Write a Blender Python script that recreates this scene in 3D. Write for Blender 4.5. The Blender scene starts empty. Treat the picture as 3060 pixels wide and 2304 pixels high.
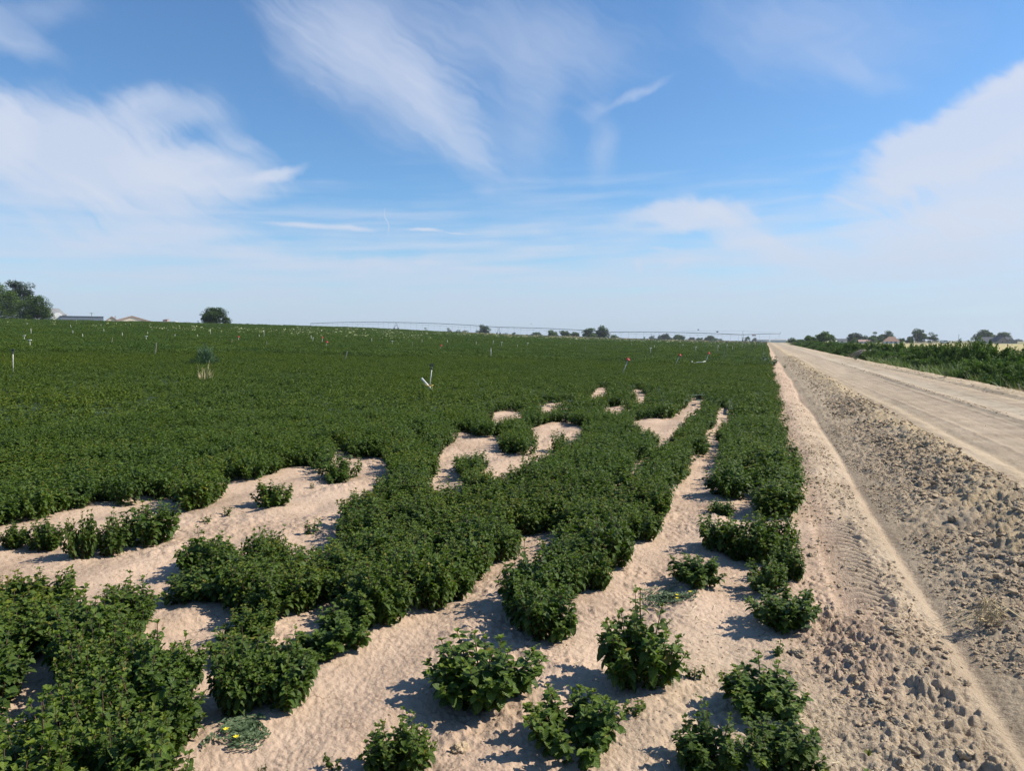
EXPO = 0.54
HAZE = 0.00014
import bpy, math, random
import numpy as np
from mathutils import Vector, Matrix, Euler

random.seed(7)
RNG = np.random.default_rng(11)
SC = bpy.context.scene
COL = SC.collection
PI = math.pi

# ------------------------------------------------------------------ camera model
F = 2130.0; CX = 1530.0; CY = 1152.0; EYE = 1.65; HORIZ = 1018.0; VPX = 2285.0
PITCH = math.atan((CY - HORIZ) / F)
YAW = math.atan((VPX - CX) * math.cos(PITCH) / F)
cyw, syw = math.cos(YAW), math.sin(YAW)
cp, sp = math.cos(PITCH), math.sin(PITCH)

def ray(px, py):
    """world direction seen at a photo position (rows of the crop run along +Y)"""
    x = (px - CX) / F; y = -(py - CY) / F
    dx, dy, dz = x, cp + y * sp, -sp + y * cp
    return np.array([dx * cyw - dy * syw, dx * syw + dy * cyw, dz])

def project(P):
    P = np.asarray(P, float)
    X, Y, Z = P[..., 0], P[..., 1], P[..., 2] - EYE
    a = X * cyw + Y * syw; b = -X * syw + Y * cyw
    d = b * cp - Z * sp; u = b * sp + Z * cp
    d = np.where(d < 0.05, 0.05, d)
    return CX + F * a / d, CY - F * u / d

def camxy(px, z):
    """ground-plane position at depth z along photo column px"""
    a = (px - CX) / F * z
    return a * cyw - z * syw, a * syw + z * cyw

# ------------------------------------------------------------------ noise
def _hash(ix, iy, seed):
    h = (ix.astype(np.int64) * 374761393 + iy.astype(np.int64) * 668265263 + seed * 974634777) & 0xFFFFFFFF
    h = ((h ^ (h >> 13)) * 1274126177) & 0xFFFFFFFF
    h = h ^ (h >> 16)
    return (h & 0xFFFF) / 65535.0

def vnoise(x, y, seed=0):
    ix = np.floor(x); iy = np.floor(y)
    fx = x - ix; fy = y - iy
    fx = fx * fx * fx * (fx * (fx * 6 - 15) + 10); fy = fy * fy * fy * (fy * (fy * 6 - 15) + 10)
    a = _hash(ix, iy, seed); b = _hash(ix + 1, iy, seed); c = _hash(ix, iy + 1, seed); d = _hash(ix + 1, iy + 1, seed)
    return (a + (b - a) * fx) * (1 - fy) + (c + (d - c) * fx) * fy

def fbm(x, y, oct=3, seed=0):
    s = 0; a = 1; t = 0
    for k in range(oct):
        s = s + a * vnoise(x * 2 ** k + 17.3 * k, y * 2 ** k + 9.1 * k, seed + k); t += a; a *= 0.5
    return s / t

def sstep(a, b, x):
    t = np.clip((x - a) / (b - a), 0, 1)
    return t * t * (3 - 2 * t)

def bump(x, c, w):
    return np.exp(-((x - c) / w) ** 2)

# ------------------------------------------------------------------ terrain
_pxs = np.array([-400, 0, 500, 930, 1120, 1320, 1500, 1700, 1900, 2150, 2300, 2500.])
_hy = np.array([945, 952, 962, 973.5, 980, 990, 998, 1005, 1012, 1018, 1021.5, 1023.])
_D = np.array([225, 230, 243, 300, 350, 385, 385, 385, 370, 350, 340, 340.])
_az = np.arctan((_pxs - CX) / F)
_g = ((HORIZ - _hy) / F * np.cos(_az) + (EYE - 0.36) / _D) * _D / (np.sqrt(_D ** 2 + 400) - 20)
_g[-1] = 0.0

def field_end(X, Y):
    a = np.arctan2(X, Y) + YAW
    return np.interp(a, _az, _D)

def T(X, Y):
    """large-scale terrain height: the field climbs to a low crest on the left"""
    X = np.asarray(X, float); Y = np.asarray(Y, float)
    r = np.hypot(X, Y)
    a = np.arctan2(X, Y) + YAW
    a = np.where(a < -PI * .75, a + 2 * PI, a)
    g = np.interp(a, _az, _g) * (1 - sstep(1.2, 2.4, np.abs(a)))
    D = np.interp(a, _az, _D)
    rr = np.minimum(r, D)
    z = g * (np.sqrt(rr * rr + 400) - 20)
    return z - np.clip((r - D) * 0.014, 0, np.minimum(2.6, np.maximum(z, 0)))

def profile(X, Y):
    """cross-section: crop edge, furrow, loose berm, dirt road, canal"""
    wob = 0.05 * np.sin(Y * 0.35) + 0.03 * np.sin(Y * 0.9 + 1)
    x = X + wob * sstep(4, 20, Y)
    z = 0.035 * bump(x, 0.62, 0.17)
    z = z - 0.032 * bump(x, 1.035, 0.05) - 0.03 * bump(x, 1.1, 0.16)
    z = z + np.where(x > 1.04, 0.13 * sstep(1.04, 2.15, x), 0)
    z = z + 0.045 * bump(x, 2.2, 0.22) * (0.6 + 0.8 * vnoise(X * 1.5, Y * 0.8, 3))
    z = z - np.where(x > 2.35, 0.09 * sstep(2.35, 2.8, x), 0)
    z = z + np.where(x > 6.3, 0.07 * bump(x, 7.25, 0.45), 0)
    z = z - np.where(x > 7.5, 0.85 * sstep(7.5, 9.6, x), 0)
    z = z + np.where(x > 11, 0.75 * sstep(11.2, 14, x), 0)
    return z

def rough(X, Y, r):
    """clods, furrows, tyre prints"""
    z = np.zeros_like(X)
    near = r < 90
    x = X[near]; y = Y[near]; rr = r[near]
    lane = sstep(0.5, 0.2, x)
    berm = sstep(0.38, 0.55, x) * sstep(0.98, 0.85, x)
    bank = sstep(1.08, 1.3, x) * sstep(1.95, 1.75, x)
    clod = sstep(1.6, 1.95, x) * sstep(2.75, 2.5, x)
    road = sstep(2.6, 2.8, x) * sstep(7.0, 6.8, x)
    edge = sstep(6.6, 7.0, x)
    wet = sstep(6.2, 4.4, y) * sstep(0.05, 0.4, x) * sstep(1.02, 0.9, x)
    n1 = fbm(x * 3, y * 3, 2, 5) - .5
    n2 = fbm(x * 11, y * 11, 3, 9)
    n3 = fbm(x * 30, y * 30, 3, 21)
    bil = np.abs(n2 - .5) * 2
    pit = sstep(0.5, 0.72, fbm(x * 5, y * 5, 2, 33))
    cru = sstep(.45, .6, fbm(x * 1.6, y * 1.6, 3, 71))
    flat = sstep(.36, .54, fbm(x * 1.1 + 5, y * .7, 3, 83))
    h = lane * (0.028 * n1 + 0.018 * pit * flat * (n2 - .4) + (0.006 + .024 * cru * flat) * (n3 - .5) + (0.004 + .022 * cru * flat) * (n2 - .5))
    h += lane * 0.012 * np.sin((x - 0.12) / 0.56 * 2 * PI + 1.5 + 0.7 * (fbm(x * 1.3, y * .6, 2, 8) - .5))
    h += berm * (0.05 * n1 + 0.05 * pit * (n2 - .35) + 0.036 * (n3 - .5))
    n4 = fbm(x * 62, y * 62, 2, 41) - .5
    h += sstep(9, 6, rr) * n4 * (.010 + .012 * wet + .008 * bank)
    pat = .15 + 1.1 * sstep(.46, .66, fbm(x * 3.1 + 3, y * 2.0, 2, 52))
    n5 = fbm(x * 19 + 7, y * 19, 2, 63)
    h += wet * (pat * (0.012 * sstep(.45, .70, n2) + 0.012 * sstep(.42, .66, n5) + .012 * sstep(.42, .65, n3)) + .028 * n1 + .010 * (n3 - .5))
    h += bank * (0.03 * n1 + 0.018 * sstep(.48, .68, n2) + 0.016 * sstep(.46, .66, n5) + 0.026 * (n3 - .5))
    h += clod * (0.05 * n1 + 0.038 * sstep(.46, .68, n2) + 0.02 * sstep(.46, .66, n5) + 0.03 * (n3 - .5))
    ruts = 0
    for c, w, d in ((2.98, .12, .03), (3.35, .05, -.02), (4.15, .2, .02), (4.62, .04, -.03), (4.95, .10, -.035), (5.45, .28, .03), (5.85, .04, -.02), (6.55, .08, .03), (6.75, .06, -.04)):
        ruts = ruts - d * bump(x + 0.12 * np.sin(y * .13 + c), c, w)
    h += road * (0.02 * n1 + ruts + 0.012 * (fbm(x * 14, y * .5, 3, 19) - .5) + 0.010 * (n3 - .5) + 0.03 * bump(x, 4.95, .16) * n2)
    h += edge * sstep(14, 12, x) * (0.07 * n1 + 0.04 * (n2 - .5) + .02 * (n3 - .5))
    # tyre lug prints beside the furrow
    xt = x - 0.62 - 0.02 * np.sin(y * .7)
    tr = sstep(.21, .12, np.abs(xt)) * (sstep(4.3, 4.9, y) * sstep(9.8, 8.3, y)) * (.35 + .65 * sstep(.35, .55, fbm(x * 2, y * 1.6, 2, 95)))
    h = h * (1 - .8 * tr) - tr * 0.025
    h += tr * 0.020 * np.sin(2 * PI * (y + xt ** 2 * 3.5 + .02 * n1) / 0.115)
    tr2 = bump(x, 2.62, 0.12) * sstep(7, 10, y) * sstep(60, 40, y)
    h += tr2 * 0.02 * np.sin(2 * PI * (y + (x - 2.62) * .8) / 0.17)
    z[near] = h * sstep(90, 45, rr)
    return z

def Z(X, Y):
    X = np.atleast_1d(np.asarray(X, float)); Y = np.atleast_1d(np.asarray(Y, float))
    return T(X, Y) + profile(X, Y) + rough(X, Y, np.hypot(X, Y))

def hit(px, py, dz=0.0, rmax=1500):
    d = ray(px, py)
    hn = math.hypot(d[0], d[1])
    rs = np.geomspace(1.5, rmax, 3000)
    X = d[0] / hn * rs; Y = d[1] / hn * rs; zz = EYE + d[2] / hn * rs
    k = np.nonzero(zz < T(X, Y) + profile(X, Y) + dz)[0]
    k = k[0] if len(k) else len(rs) - 1
    return float(X[k]), float(Y[k])

def zat(x, y):
    return float(Z(x, y)[0])

def height_at(x, y, py, px=None):
    """height above sea of the photo row py at the vertical through (x, y)"""
    a = x * cyw + y * syw; b = -x * syw + y * cyw
    v = -(py - CY) / F
    # d = b*cp - Z*sp ; u = b*sp + Z*cp ; u/d = v
    zz = b * (v * cp - sp) / (cp + v * sp)
    return zz + EYE

# ------------------------------------------------------------------ object helpers
def link(o, parent=None):
    COL.objects.link(o)
    if parent: o.parent = parent
    return o

def tag(o, label=None, cat=None, group=None, kind=None):
    if label: o['label'] = label
    if cat: o['category'] = cat
    if group: o['group'] = group
    if kind: o['kind'] = kind
    return o

def thing(name, label, cat, loc=(0, 0, 0), rz=0.0, group=None):
    o = bpy.data.objects.new(name, None); o.empty_display_size = .1
    o.location = loc; o.rotation_euler = (0, 0, rz)
    link(o)
    return tag(o, label, cat, group)

def mesh_np(name, V, Fq, mats, uv=None, attrs=None, smooth=False, midx=None):
    me = bpy.data.meshes.new(name)
    V = np.asarray(V, np.float32).reshape(-1, 3); Fq = np.asarray(Fq, np.int32)
    k = Fq.shape[1]
    me.vertices.add(len(V)); me.vertices.foreach_set('co', V.ravel())
    me.loops.add(Fq.size); me.loops.foreach_set('vertex_index', Fq.ravel())
    me.polygons.add(len(Fq)); me.polygons.foreach_set('loop_start', np.arange(0, Fq.size, k, dtype=np.int32))
    try: me.polygons.foreach_set('loop_total', np.full(len(Fq), k, np.int32))
    except Exception: pass
    me.update(calc_edges=True)
    if uv is not None:
        l = me.uv_layers.new(name='UVMap'); l.data.foreach_set('uv', np.asarray(uv, np.float32)[Fq.ravel()].ravel())
    for n, a in (attrs or {}).items():
        a = np.asarray(a, np.float32)
        if a.ndim == 1:
            t = me.attributes.new(n, 'FLOAT', 'POINT'); t.data.foreach_set('value', a)
        else:
            t = me.attributes.new(n, 'FLOAT_COLOR', 'POINT'); t.data.foreach_set('color', np.c_[a, np.ones(len(a))].astype(np.float32).ravel())
    for m in (mats if isinstance(mats, (list, tuple)) else [mats]): me.materials.append(m)
    if midx is not None: me.polygons.foreach_set('material_index', np.asarray(midx, np.int32))
    me.polygons.foreach_set('use_smooth', np.full(len(Fq), smooth, bool))
    me.validate()
    return me

def obj(name, me, parent=None, loc=None):
    o = bpy.data.objects.new(name, me)
    if loc is not None: o.location = loc
    return link(o, parent)

class MB:
    """collects boxes, tubes and polygons, builds them as one mesh"""
    def __init__(s): s.v = []; s.f = []; s.sm = []
    def add(s, vs, fs, smooth=False):
        n = len(s.v); s.v += [tuple(v) for v in vs]; s.f += [tuple(i + n for i in f) for f in fs]; s.sm += [smooth] * len(fs)
    def box(s, c, d, rz=0):
        x, y, z = [k / 2 for k in d]
        P = [(sx * x, sy * y, sz * z) for sz in (-1, 1) for sx, sy in ((-1, -1), (1, -1), (1, 1), (-1, 1))]
        c_, s_ = math.cos(rz), math.sin(rz)
        P = [(c[0] + a * c_ - b * s_, c[1] + a * s_ + b * c_, c[2] + e) for a, b, e in P]
        s.add(P, [(3, 2, 1, 0), (4, 5, 6, 7), (0, 1, 5, 4), (1, 2, 6, 5), (2, 3, 7, 6), (3, 0, 4, 7)])
    def tube(s, pts, rads, n=8, cap=True):
        pts = [Vector(p) for p in pts]
        if not isinstance(rads, (list, tuple)): rads = [rads] * len(pts)
        vs = []; fs = []
        for i, p in enumerate(pts):
            t = (pts[min(i + 1, len(pts) - 1)] - pts[max(i - 1, 0)]).normalized()
            u = t.cross(Vector((0, 0, 1)))
            if u.length < .05: u = t.cross(Vector((1, 0, 0)))
            u.normalize(); w = t.cross(u)
            for k in range(n):
                a = 2 * PI * k / n
                vs.append(p + (u * math.cos(a) + w * math.sin(a)) * rads[i])
        for i in range(len(pts) - 1):
            for k in range(n):
                fs.append((i * n + k, i * n + (k + 1) % n, (i + 1) * n + (k + 1) % n, (i + 1) * n + k))
        s.add(vs, fs, True)
        if cap:
            b = len(s.v) - len(vs)
            s.f.append(tuple(b + k for k in range(n))[::-1]); s.f.append(tuple(b + (len(pts) - 1) * n + k for k in range(n))); s.sm += [False] * 2
    def build(s, name, m, parent=None, loc=None):
        me = bpy.data.meshes.new(name); me.from_pydata(s.v, [], s.f); me.materials.append(m)
        me.polygons.foreach_set('use_smooth', s.sm); me.update()
        return obj(name, me, parent, loc)

def copy_tree(o, parent=None):
    c = o.copy(); COL.objects.link(c); c.parent = parent
    for ch in o.children: copy_tree(ch, c)
    return c

# ------------------------------------------------------------------ materials
def nodes(name):
    m = bpy.data.materials.new(name); m.use_nodes = True
    nt = m.node_tree; nt.nodes.clear()
    out = nt.nodes.new('ShaderNodeOutputMaterial'); b = nt.nodes.new('ShaderNodeBsdfPrincipled')
    nt.links.new(b.outputs[0], out.inputs[0])
    return m, nt, b, out

def N(nt, t, **k):
    n = nt.nodes.new(t)
    for a, v in k.items():
        if a.startswith('i_'): n.inputs[a[2:].replace('_', ' ')].default_value = v
        else: setattr(n, a, v)
    return n

def ramp(nt, src, stops):
    r = nt.nodes.new('ShaderNodeValToRGB'); e = r.color_ramp.elements
    while len(e) < len(stops): e.new(0.5)
    for i, (p, c) in enumerate(stops): e[i].position = p; e[i].color = (*c, 1)
    nt.links.new(src, r.inputs[0]); return r.outputs[0]

def mixc(nt, a, b, f, mode='MIX'):
    m = nt.nodes.new('ShaderNodeMix'); m.data_type = 'RGBA'; m.blend_type = mode
    for s, k in ((f, 0), (a, 6), (b, 7)):
        if isinstance(s, (int, float)): m.inputs[k].default_value = s
        elif isinstance(s, tuple): m.inputs[k].default_value = (*s, 1)
        else: nt.links.new(s, m.inputs[k])
    return m.outputs[2]

def mathn(nt, op, a, b=0.0, clamp=False):
    m = nt.nodes.new('ShaderNodeMath'); m.operation = op; m.use_clamp = clamp
    for s, k in ((a, 0), (b, 1)):
        if isinstance(s, (int, float)): m.inputs[k].default_value = s
        else: nt.links.new(s, m.inputs[k])
    return m.outputs[0]

def noise(nt, scale, detail=3, vec=None, rough=.55):
    n = N(nt, 'ShaderNodeTexNoise'); n.inputs['Scale'].default_value = scale; n.inputs['Detail'].default_value = detail; n.inputs['Roughness'].default_value = rough
    if vec is not None: nt.links.new(vec, n.inputs['Vector'])
    return n.outputs[0]

def plain(name, c, rough=.6, var=.25, scale=8, metal=0, bumps=0.0):
    m, nt, b, out = nodes(name)
    tc = N(nt, 'ShaderNodeTexCoord').outputs['Object']
    n = noise(nt, scale, 4, tc)
    col = ramp(nt, n, [(.3, tuple(x * (1 - var) for x in c)), (.7, tuple(min(1, x * (1 + var)) for x in c))])
    nt.links.new(col, b.inputs['Base Color']); b.inputs['Roughness'].default_value = rough; b.inputs['Metallic'].default_value = metal
    if bumps:
        bp = N(nt, 'ShaderNodeBump'); bp.inputs['Strength'].default_value = bumps; nt.links.new(n, bp.inputs['Height']); nt.links.new(bp.outputs[0], b.inputs['Normal'])
    return m

def leafmat(name, c0, c1, c2, rough=.5, trans=.25, vein=False, patch=None, spec=.4):
    """c0..c2 old to young leaves, by the per-leaf 'age' attribute"""
    m, nt, b, out = nodes(name)
    at = N(nt, 'ShaderNodeAttribute', attribute_name='age').outputs['Fac']
    rnd = N(nt, 'ShaderNodeObjectInfo').outputs['Random']
    geo = N(nt, 'ShaderNodeNewGeometry').outputs['Position']
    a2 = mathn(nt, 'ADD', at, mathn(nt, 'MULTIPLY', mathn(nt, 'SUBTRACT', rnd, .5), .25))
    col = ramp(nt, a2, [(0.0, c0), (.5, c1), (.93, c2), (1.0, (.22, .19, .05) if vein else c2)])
    if patch:
        pn = noise(nt, patch, 3, geo)
        col = mixc(nt, col, mixc(nt, col, (1.25, 1.12, .8), 1.0, 'MULTIPLY'), mathn(nt, 'MULTIPLY', mathn(nt, 'SUBTRACT', pn, .42, True), 4, True))
    if vein:
        uv = N(nt, 'ShaderNodeUVMap').outputs[0]
        sx = N(nt, 'ShaderNodeSeparateXYZ'); nt.links.new(uv, sx.inputs[0])
        au = mathn(nt, 'ABSOLUTE', mathn(nt, 'SUBTRACT', sx.outputs[0], .5))
        rib = mathn(nt, 'LESS_THAN', au, .035)
        w = mathn(nt, 'SINE', mathn(nt, 'MULTIPLY', mathn(nt, 'SUBTRACT', sx.outputs[1], mathn(nt, 'MULTIPLY', au, .45)), 44))
        side = mathn(nt, 'MULTIPLY', mathn(nt, 'GREATER_THAN', w, .8), .3)
        col = mixc(nt, col, (c2[0] * 1.3, c2[1] * 1.15, c2[2] * 1.4), mathn(nt, 'MAXIMUM', mathn(nt, 'MULTIPLY', rib, .45), side))
        bp = N(nt, 'ShaderNodeBump'); bp.inputs['Strength'].default_value = .55; bp.inputs['Distance'].default_value = .0015
        nt.links.new(w, bp.inputs['Height']); nt.links.new(bp.outputs[0], b.inputs['Normal'])
    nt.links.new(col, b.inputs['Base Color']); b.inputs['Roughness'].default_value = rough
    b.inputs['Specular IOR Level'].default_value = spec
    tr = N(nt, 'ShaderNodeBsdfTranslucent'); nt.links.new(mixc(nt, col, (1.1, 1.3, .5), 1.0, 'MULTIPLY'), tr.inputs[0])
    mx = N(nt, 'ShaderNodeMixShader'); mx.inputs[0].default_value = trans
    nt.links.new(b.outputs[0], mx.inputs[1]); nt.links.new(tr.outputs[0], mx.inputs[2]); nt.links.new(mx.outputs[0], out.inputs[0])
    return m

def soilmat():
    m, nt, b, out = nodes('soil')
    geo = N(nt, 'ShaderNodeNewGeometry').outputs['Position']
    at = N(nt, 'ShaderNodeAttribute', attribute_name='soil').outputs['Color']
    n1 = noise(nt, 1.3, 4, geo); n2 = noise(nt, 26, 5, geo, .65); n3 = noise(nt, 110, 4, geo, .7)
    col = mixc(nt, at, mixc(nt, at, (.80, .78, .76), 1.0, 'MULTIPLY'), ramp(nt, n1, [(.38, (0, 0, 0)), (.65, (1, 1, 1))]))
    col = mixc(nt, col, mixc(nt, col, (.78, .76, .75), 1.0, 'MULTIPLY'), ramp(nt, n2, [(.5, (0, 0, 0)), (.68, (1, 1, 1))]))
    col = mixc(nt, col, mixc(nt, col, (1.12, 1.1, 1.07), 1.0, 'MULTIPLY'), ramp(nt, n3, [(.5, (0, 0, 0)), (.7, (1, 1, 1))]))
    v = N(nt, 'ShaderNodeTexVoronoi'); v.feature = 'DISTANCE_TO_EDGE'; v.inputs['Scale'].default_value = 5.5
    wv = N(nt, 'ShaderNodeVectorMath', operation='ADD'); nt.links.new(geo, wv.inputs[0])
    ns = N(nt, 'ShaderNodeTexNoise'); ns.inputs['Scale'].default_value = 9; nt.links.new(geo, ns.inputs['Vector'])
    sc = N(nt, 'ShaderNodeVectorMath', operation='SCALE'); nt.links.new(ns.outputs[1], sc.inputs[0]); sc.inputs['Scale'].default_value = .22
    nt.links.new(sc.outputs[0], wv.inputs[1]); nt.links.new(wv.outputs[0], v.inputs['Vector'])
    crk = mathn(nt, 'MULTIPLY', mathn(nt, 'LESS_THAN', v.outputs[0], .014), mathn(nt, 'GREATER_THAN', noise(nt, 1.9, 2, geo), .55))
    col = mixc(nt, col, mixc(nt, col, (.5, .45, .42), 1.0, 'MULTIPLY'), mathn(nt, 'MULTIPLY', crk, .7))
    nt.links.new(col, b.inputs['Base Color']); b.inputs['Roughness'].default_value = .95; b.inputs['Specular IOR Level'].default_value = .1
    h = mathn(nt, 'ADD', mathn(nt, 'MULTIPLY', n2, 1.0), mathn(nt, 'MULTIPLY', n3, .6))
    h = mathn(nt, 'SUBTRACT', h, mathn(nt, 'MULTIPLY', crk, .5))
    gr = N(nt, 'ShaderNodeAttribute', attribute_name='grit').outputs['Fac']
    bp = N(nt, 'ShaderNodeBump'); bp.inputs['Distance'].default_value = .022
    nt.links.new(gr, bp.inputs['Strength']); nt.links.new(h, bp.inputs['Height']); nt.links.new(bp.outputs[0], b.inputs['Normal'])
    return m

# ------------------------------------------------------------------ camera, light, sky
cam = bpy.data.cameras.new('camera'); cam.sensor_width = 36; cam.lens = F / 3060 * 36; cam.clip_start = .05; cam.clip_end = 20000
co = bpy.data.objects.new('camera', cam); COL.objects.link(co)
co.location = (0, 0, EYE); co.rotation_euler = (PI / 2 - PITCH, 0, YAW); SC.camera = co

SUN_EL = math.radians(43); sa = math.radians(6)
sx_, sy_ = math.cos(sa), math.sin(sa)                       # right / forward of the camera
SD = (sx_ * cyw - sy_ * syw, sx_ * syw + sy_ * cyw)
sdir = Vector((SD[0] * math.cos(SUN_EL), SD[1] * math.cos(SUN_EL), math.sin(SUN_EL)))
sl = bpy.data.lights.new('sun', 'SUN'); sl.energy = 5.0; sl.angle = math.radians(.55); sl.color = (1, .92, .78)
so = bpy.data.objects.new('sun', sl); COL.objects.link(so); so.rotation_euler = sdir.to_track_quat('Z', 'Y').to_euler(); so.location = (30, 20, 60)

def build_world():
    w = bpy.data.worlds.new('World'); SC.world = w; w.use_nodes = True
    nt = w.node_tree; nt.nodes.clear()
    out = N(nt, 'ShaderNodeOutputWorld'); bg = N(nt, 'ShaderNodeBackground'); bg.inputs[1].default_value = SKY_S
    nt.links.new(bg.outputs[0], out.inputs[0])
    sky = N(nt, 'ShaderNodeTexSky'); sky.sky_type = 'NISHITA'; sky.sun_disc = False
    sky.sun_elevation = SUN_EL; sky.sun_rotation = math.atan2(sdir.x, sdir.y)
    sky.air_density = 1.15; sky.dust_density = .6; sky.ozone_density = 2.2; sky.altitude = 700
    tc = N(nt, 'ShaderNodeTexCoord').outputs['Generated']
    s = N(nt, 'ShaderNodeSeparateXYZ'); nt.links.new(tc, s.inputs[0])
    az = mathn(nt, 'ARCTAN2', s.outputs[0], s.outputs[1]); el = mathn(nt, 'ARCSINE', s.outputs[2])
    cmb = N(nt, 'ShaderNodeCombineXYZ'); nt.links.new(az, cmb.inputs[0]); nt.links.new(el, cmb.inputs[1])
    base = cmb.outputs[0]
    def wnoise(scale, vec, det=4, color=True):
        n = N(nt, 'ShaderNodeTexNoise'); n.inputs['Scale'].default_value = scale; n.inputs['Detail'].default_value = det; nt.links.new(vec, n.inputs['Vector'])
        return n.outputs[1] if color else n.outputs[0]
    def vm(op, a, b=None, sc=None):
        v = N(nt, 'ShaderNodeVectorMath', operation=op); nt.links.new(a, v.inputs[0])
        if b is not None:
            if isinstance(b, tuple): v.inputs[1].default_value = b
            else: nt.links.new(b, v.inputs[1])
        if sc is not None: v.inputs['Scale'].default_value = sc
        return v.outputs[0]
    n0 = vm('SCALE', vm('SUBTRACT', wnoise(5, base, 2), (.5, .5, .5)), sc=.05)
    n1 = vm('SCALE', vm('SUBTRACT', wnoise(20, base, 5), (.5, .5, .5)), sc=.036)
    P = vm('ADD', vm('ADD', base, n0), n1)
    def mapv(vec, loc, rot, scl, typ='TEXTURE'):
        m = N(nt, 'ShaderNodeMapping'); m.vector_type = typ
        m.inputs['Location'].default_value = loc; m.inputs['Rotation'].default_value = (0, 0, rot); m.inputs['Scale'].default_value = scl
        nt.links.new(vec, m.inputs[0]); return m.outputs[0]
    # fibres: noise stretched along the wind
    fib = wnoise(1, mapv(P, (0, 0, 0), math.radians(-38), (1 / 6., 1 / 30., 1), 'TEXTURE'), 5, False)
    fib2 = wnoise(1, mapv(P, (3, 0, 0), math.radians(22), (1 / 5., 1 / 26., 1), 'TEXTURE'), 5, False)
    fine = wnoise(1, mapv(P, (7, 2, 0), math.radians(-30), (1 / 12., 1 / 90., 1), 'TEXTURE'), 6, False)
    def azel(X, Y):
        d = ray(X * 1.38336, Y * 1.38336); d = d / np.linalg.norm(d)
        return math.atan2(d[0], d[1]), math.asin(d[2])
    # position and half-axes on the 2212-wide view, rotation (deg, clockwise), strength, inner edge
    for (X, Y, A, B, R, S, I, fb) in CLOUDS:
        r = math.radians(R)
        c = azel(X, Y)
        e1 = azel(X + A * math.cos(r), Y + A * math.sin(r)); e2 = azel(X - B * math.sin(r), Y + B * math.cos(r))
        u = (e1[0] - c[0], e1[1] - c[1]); v = (e2[0] - c[0], e2[1] - c[1])
        q = mapv(P if B > 14 else vm('ADD', base, vm('SCALE', n1, sc=.3)), (c[0], c[1], 0), math.atan2(u[1], u[0]), (math.hypot(*u), math.hypot(*v), 1))
        ln = N(nt, 'ShaderNodeVectorMath', operation='LENGTH'); nt.links.new(q, ln.inputs[0])
        mr = N(nt, 'ShaderNodeMapRange'); mr.interpolation_type = 'SMOOTHSTEP'
        mr.inputs[1].default_value = 1.0; mr.inputs[2].default_value = I; dist = ln.outputs['Value']
        if B > 28: dist = mathn(nt, 'ADD', dist, mathn(nt, 'MULTIPLY', mathn(nt, 'SUBTRACT', mathn(nt, 'ADD', fib2 if fb == 2 else fib, fine), 1.0), .38))
        mr.inputs[3].default_value = 0; mr.inputs[4].default_value = min(.92, S * 1.55)
        nt.links.new(dist, mr.inputs[0])
        val = mr.outputs[0]
        if fb:
            val = mathn(nt, 'MULTIPLY', val, mathn(nt, 'ADD', mathn(nt, 'MULTIPLY', fib if fb == 1 else fib2, 1.5), .28), True)
        inv = mathn(nt, 'SUBTRACT', 1, val)
        T_ = inv if 'T_' not in locals() or T_ is None else mathn(nt, 'MULTIPLY', T_, inv)
    # milky veil thickening towards the horizon
    sp2 = N(nt, 'ShaderNodeSeparateXYZ'); nt.links.new(mapv(P, (0, 0, 0), 0, (1, 1, 1)), sp2.inputs[0])
    mr = N(nt, 'ShaderNodeMapRange'); mr.interpolation_type = 'SMOOTHSTEP'
    for k, v in ((1, .235), (2, .03), (3, 0), (4, .80)): mr.inputs[k].default_value = v
    strk = wnoise(1, mapv(base, (0, 0, 0), math.radians(2), (1 / 5., 1 / 60., 1), 'TEXTURE'), 6, False)
    nt.links.new(mathn(nt, 'ADD', sp2.outputs[1], mathn(nt, 'MULTIPLY', mathn(nt, 'SUBTRACT', .5, strk), .24)), mr.inputs[0])
    T_ = mathn(nt, 'MULTIPLY', T_, mathn(nt, 'SUBTRACT', 1, mr.outputs[0]))
    cov = mathn(nt, 'SUBTRACT', 1, T_)
    # cloud light: slightly brighter to the left, greyer low on the sun side
    ccol = ramp(nt, mathn(nt, 'MULTIPLY', el, 2.2), CLOUDCOL)
    csc = N(nt, 'ShaderNodeVectorMath', operation='SCALE'); nt.links.new(ccol, csc.inputs[0]); csc.inputs['Scale'].default_value = CLOUD_S
    skc = mixc(nt, sky.outputs[0], SKYTINT, 1.0, 'MULTIPLY')
    col = mixc(nt, skc, csc.outputs[0], cov)
    # compacted light towards the dusty horizon
    nt.links.new(col, bg.inputs[0])
    w.cycles.sampling_method = 'MANUAL'; w.cycles.sample_map_resolution = 512

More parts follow.
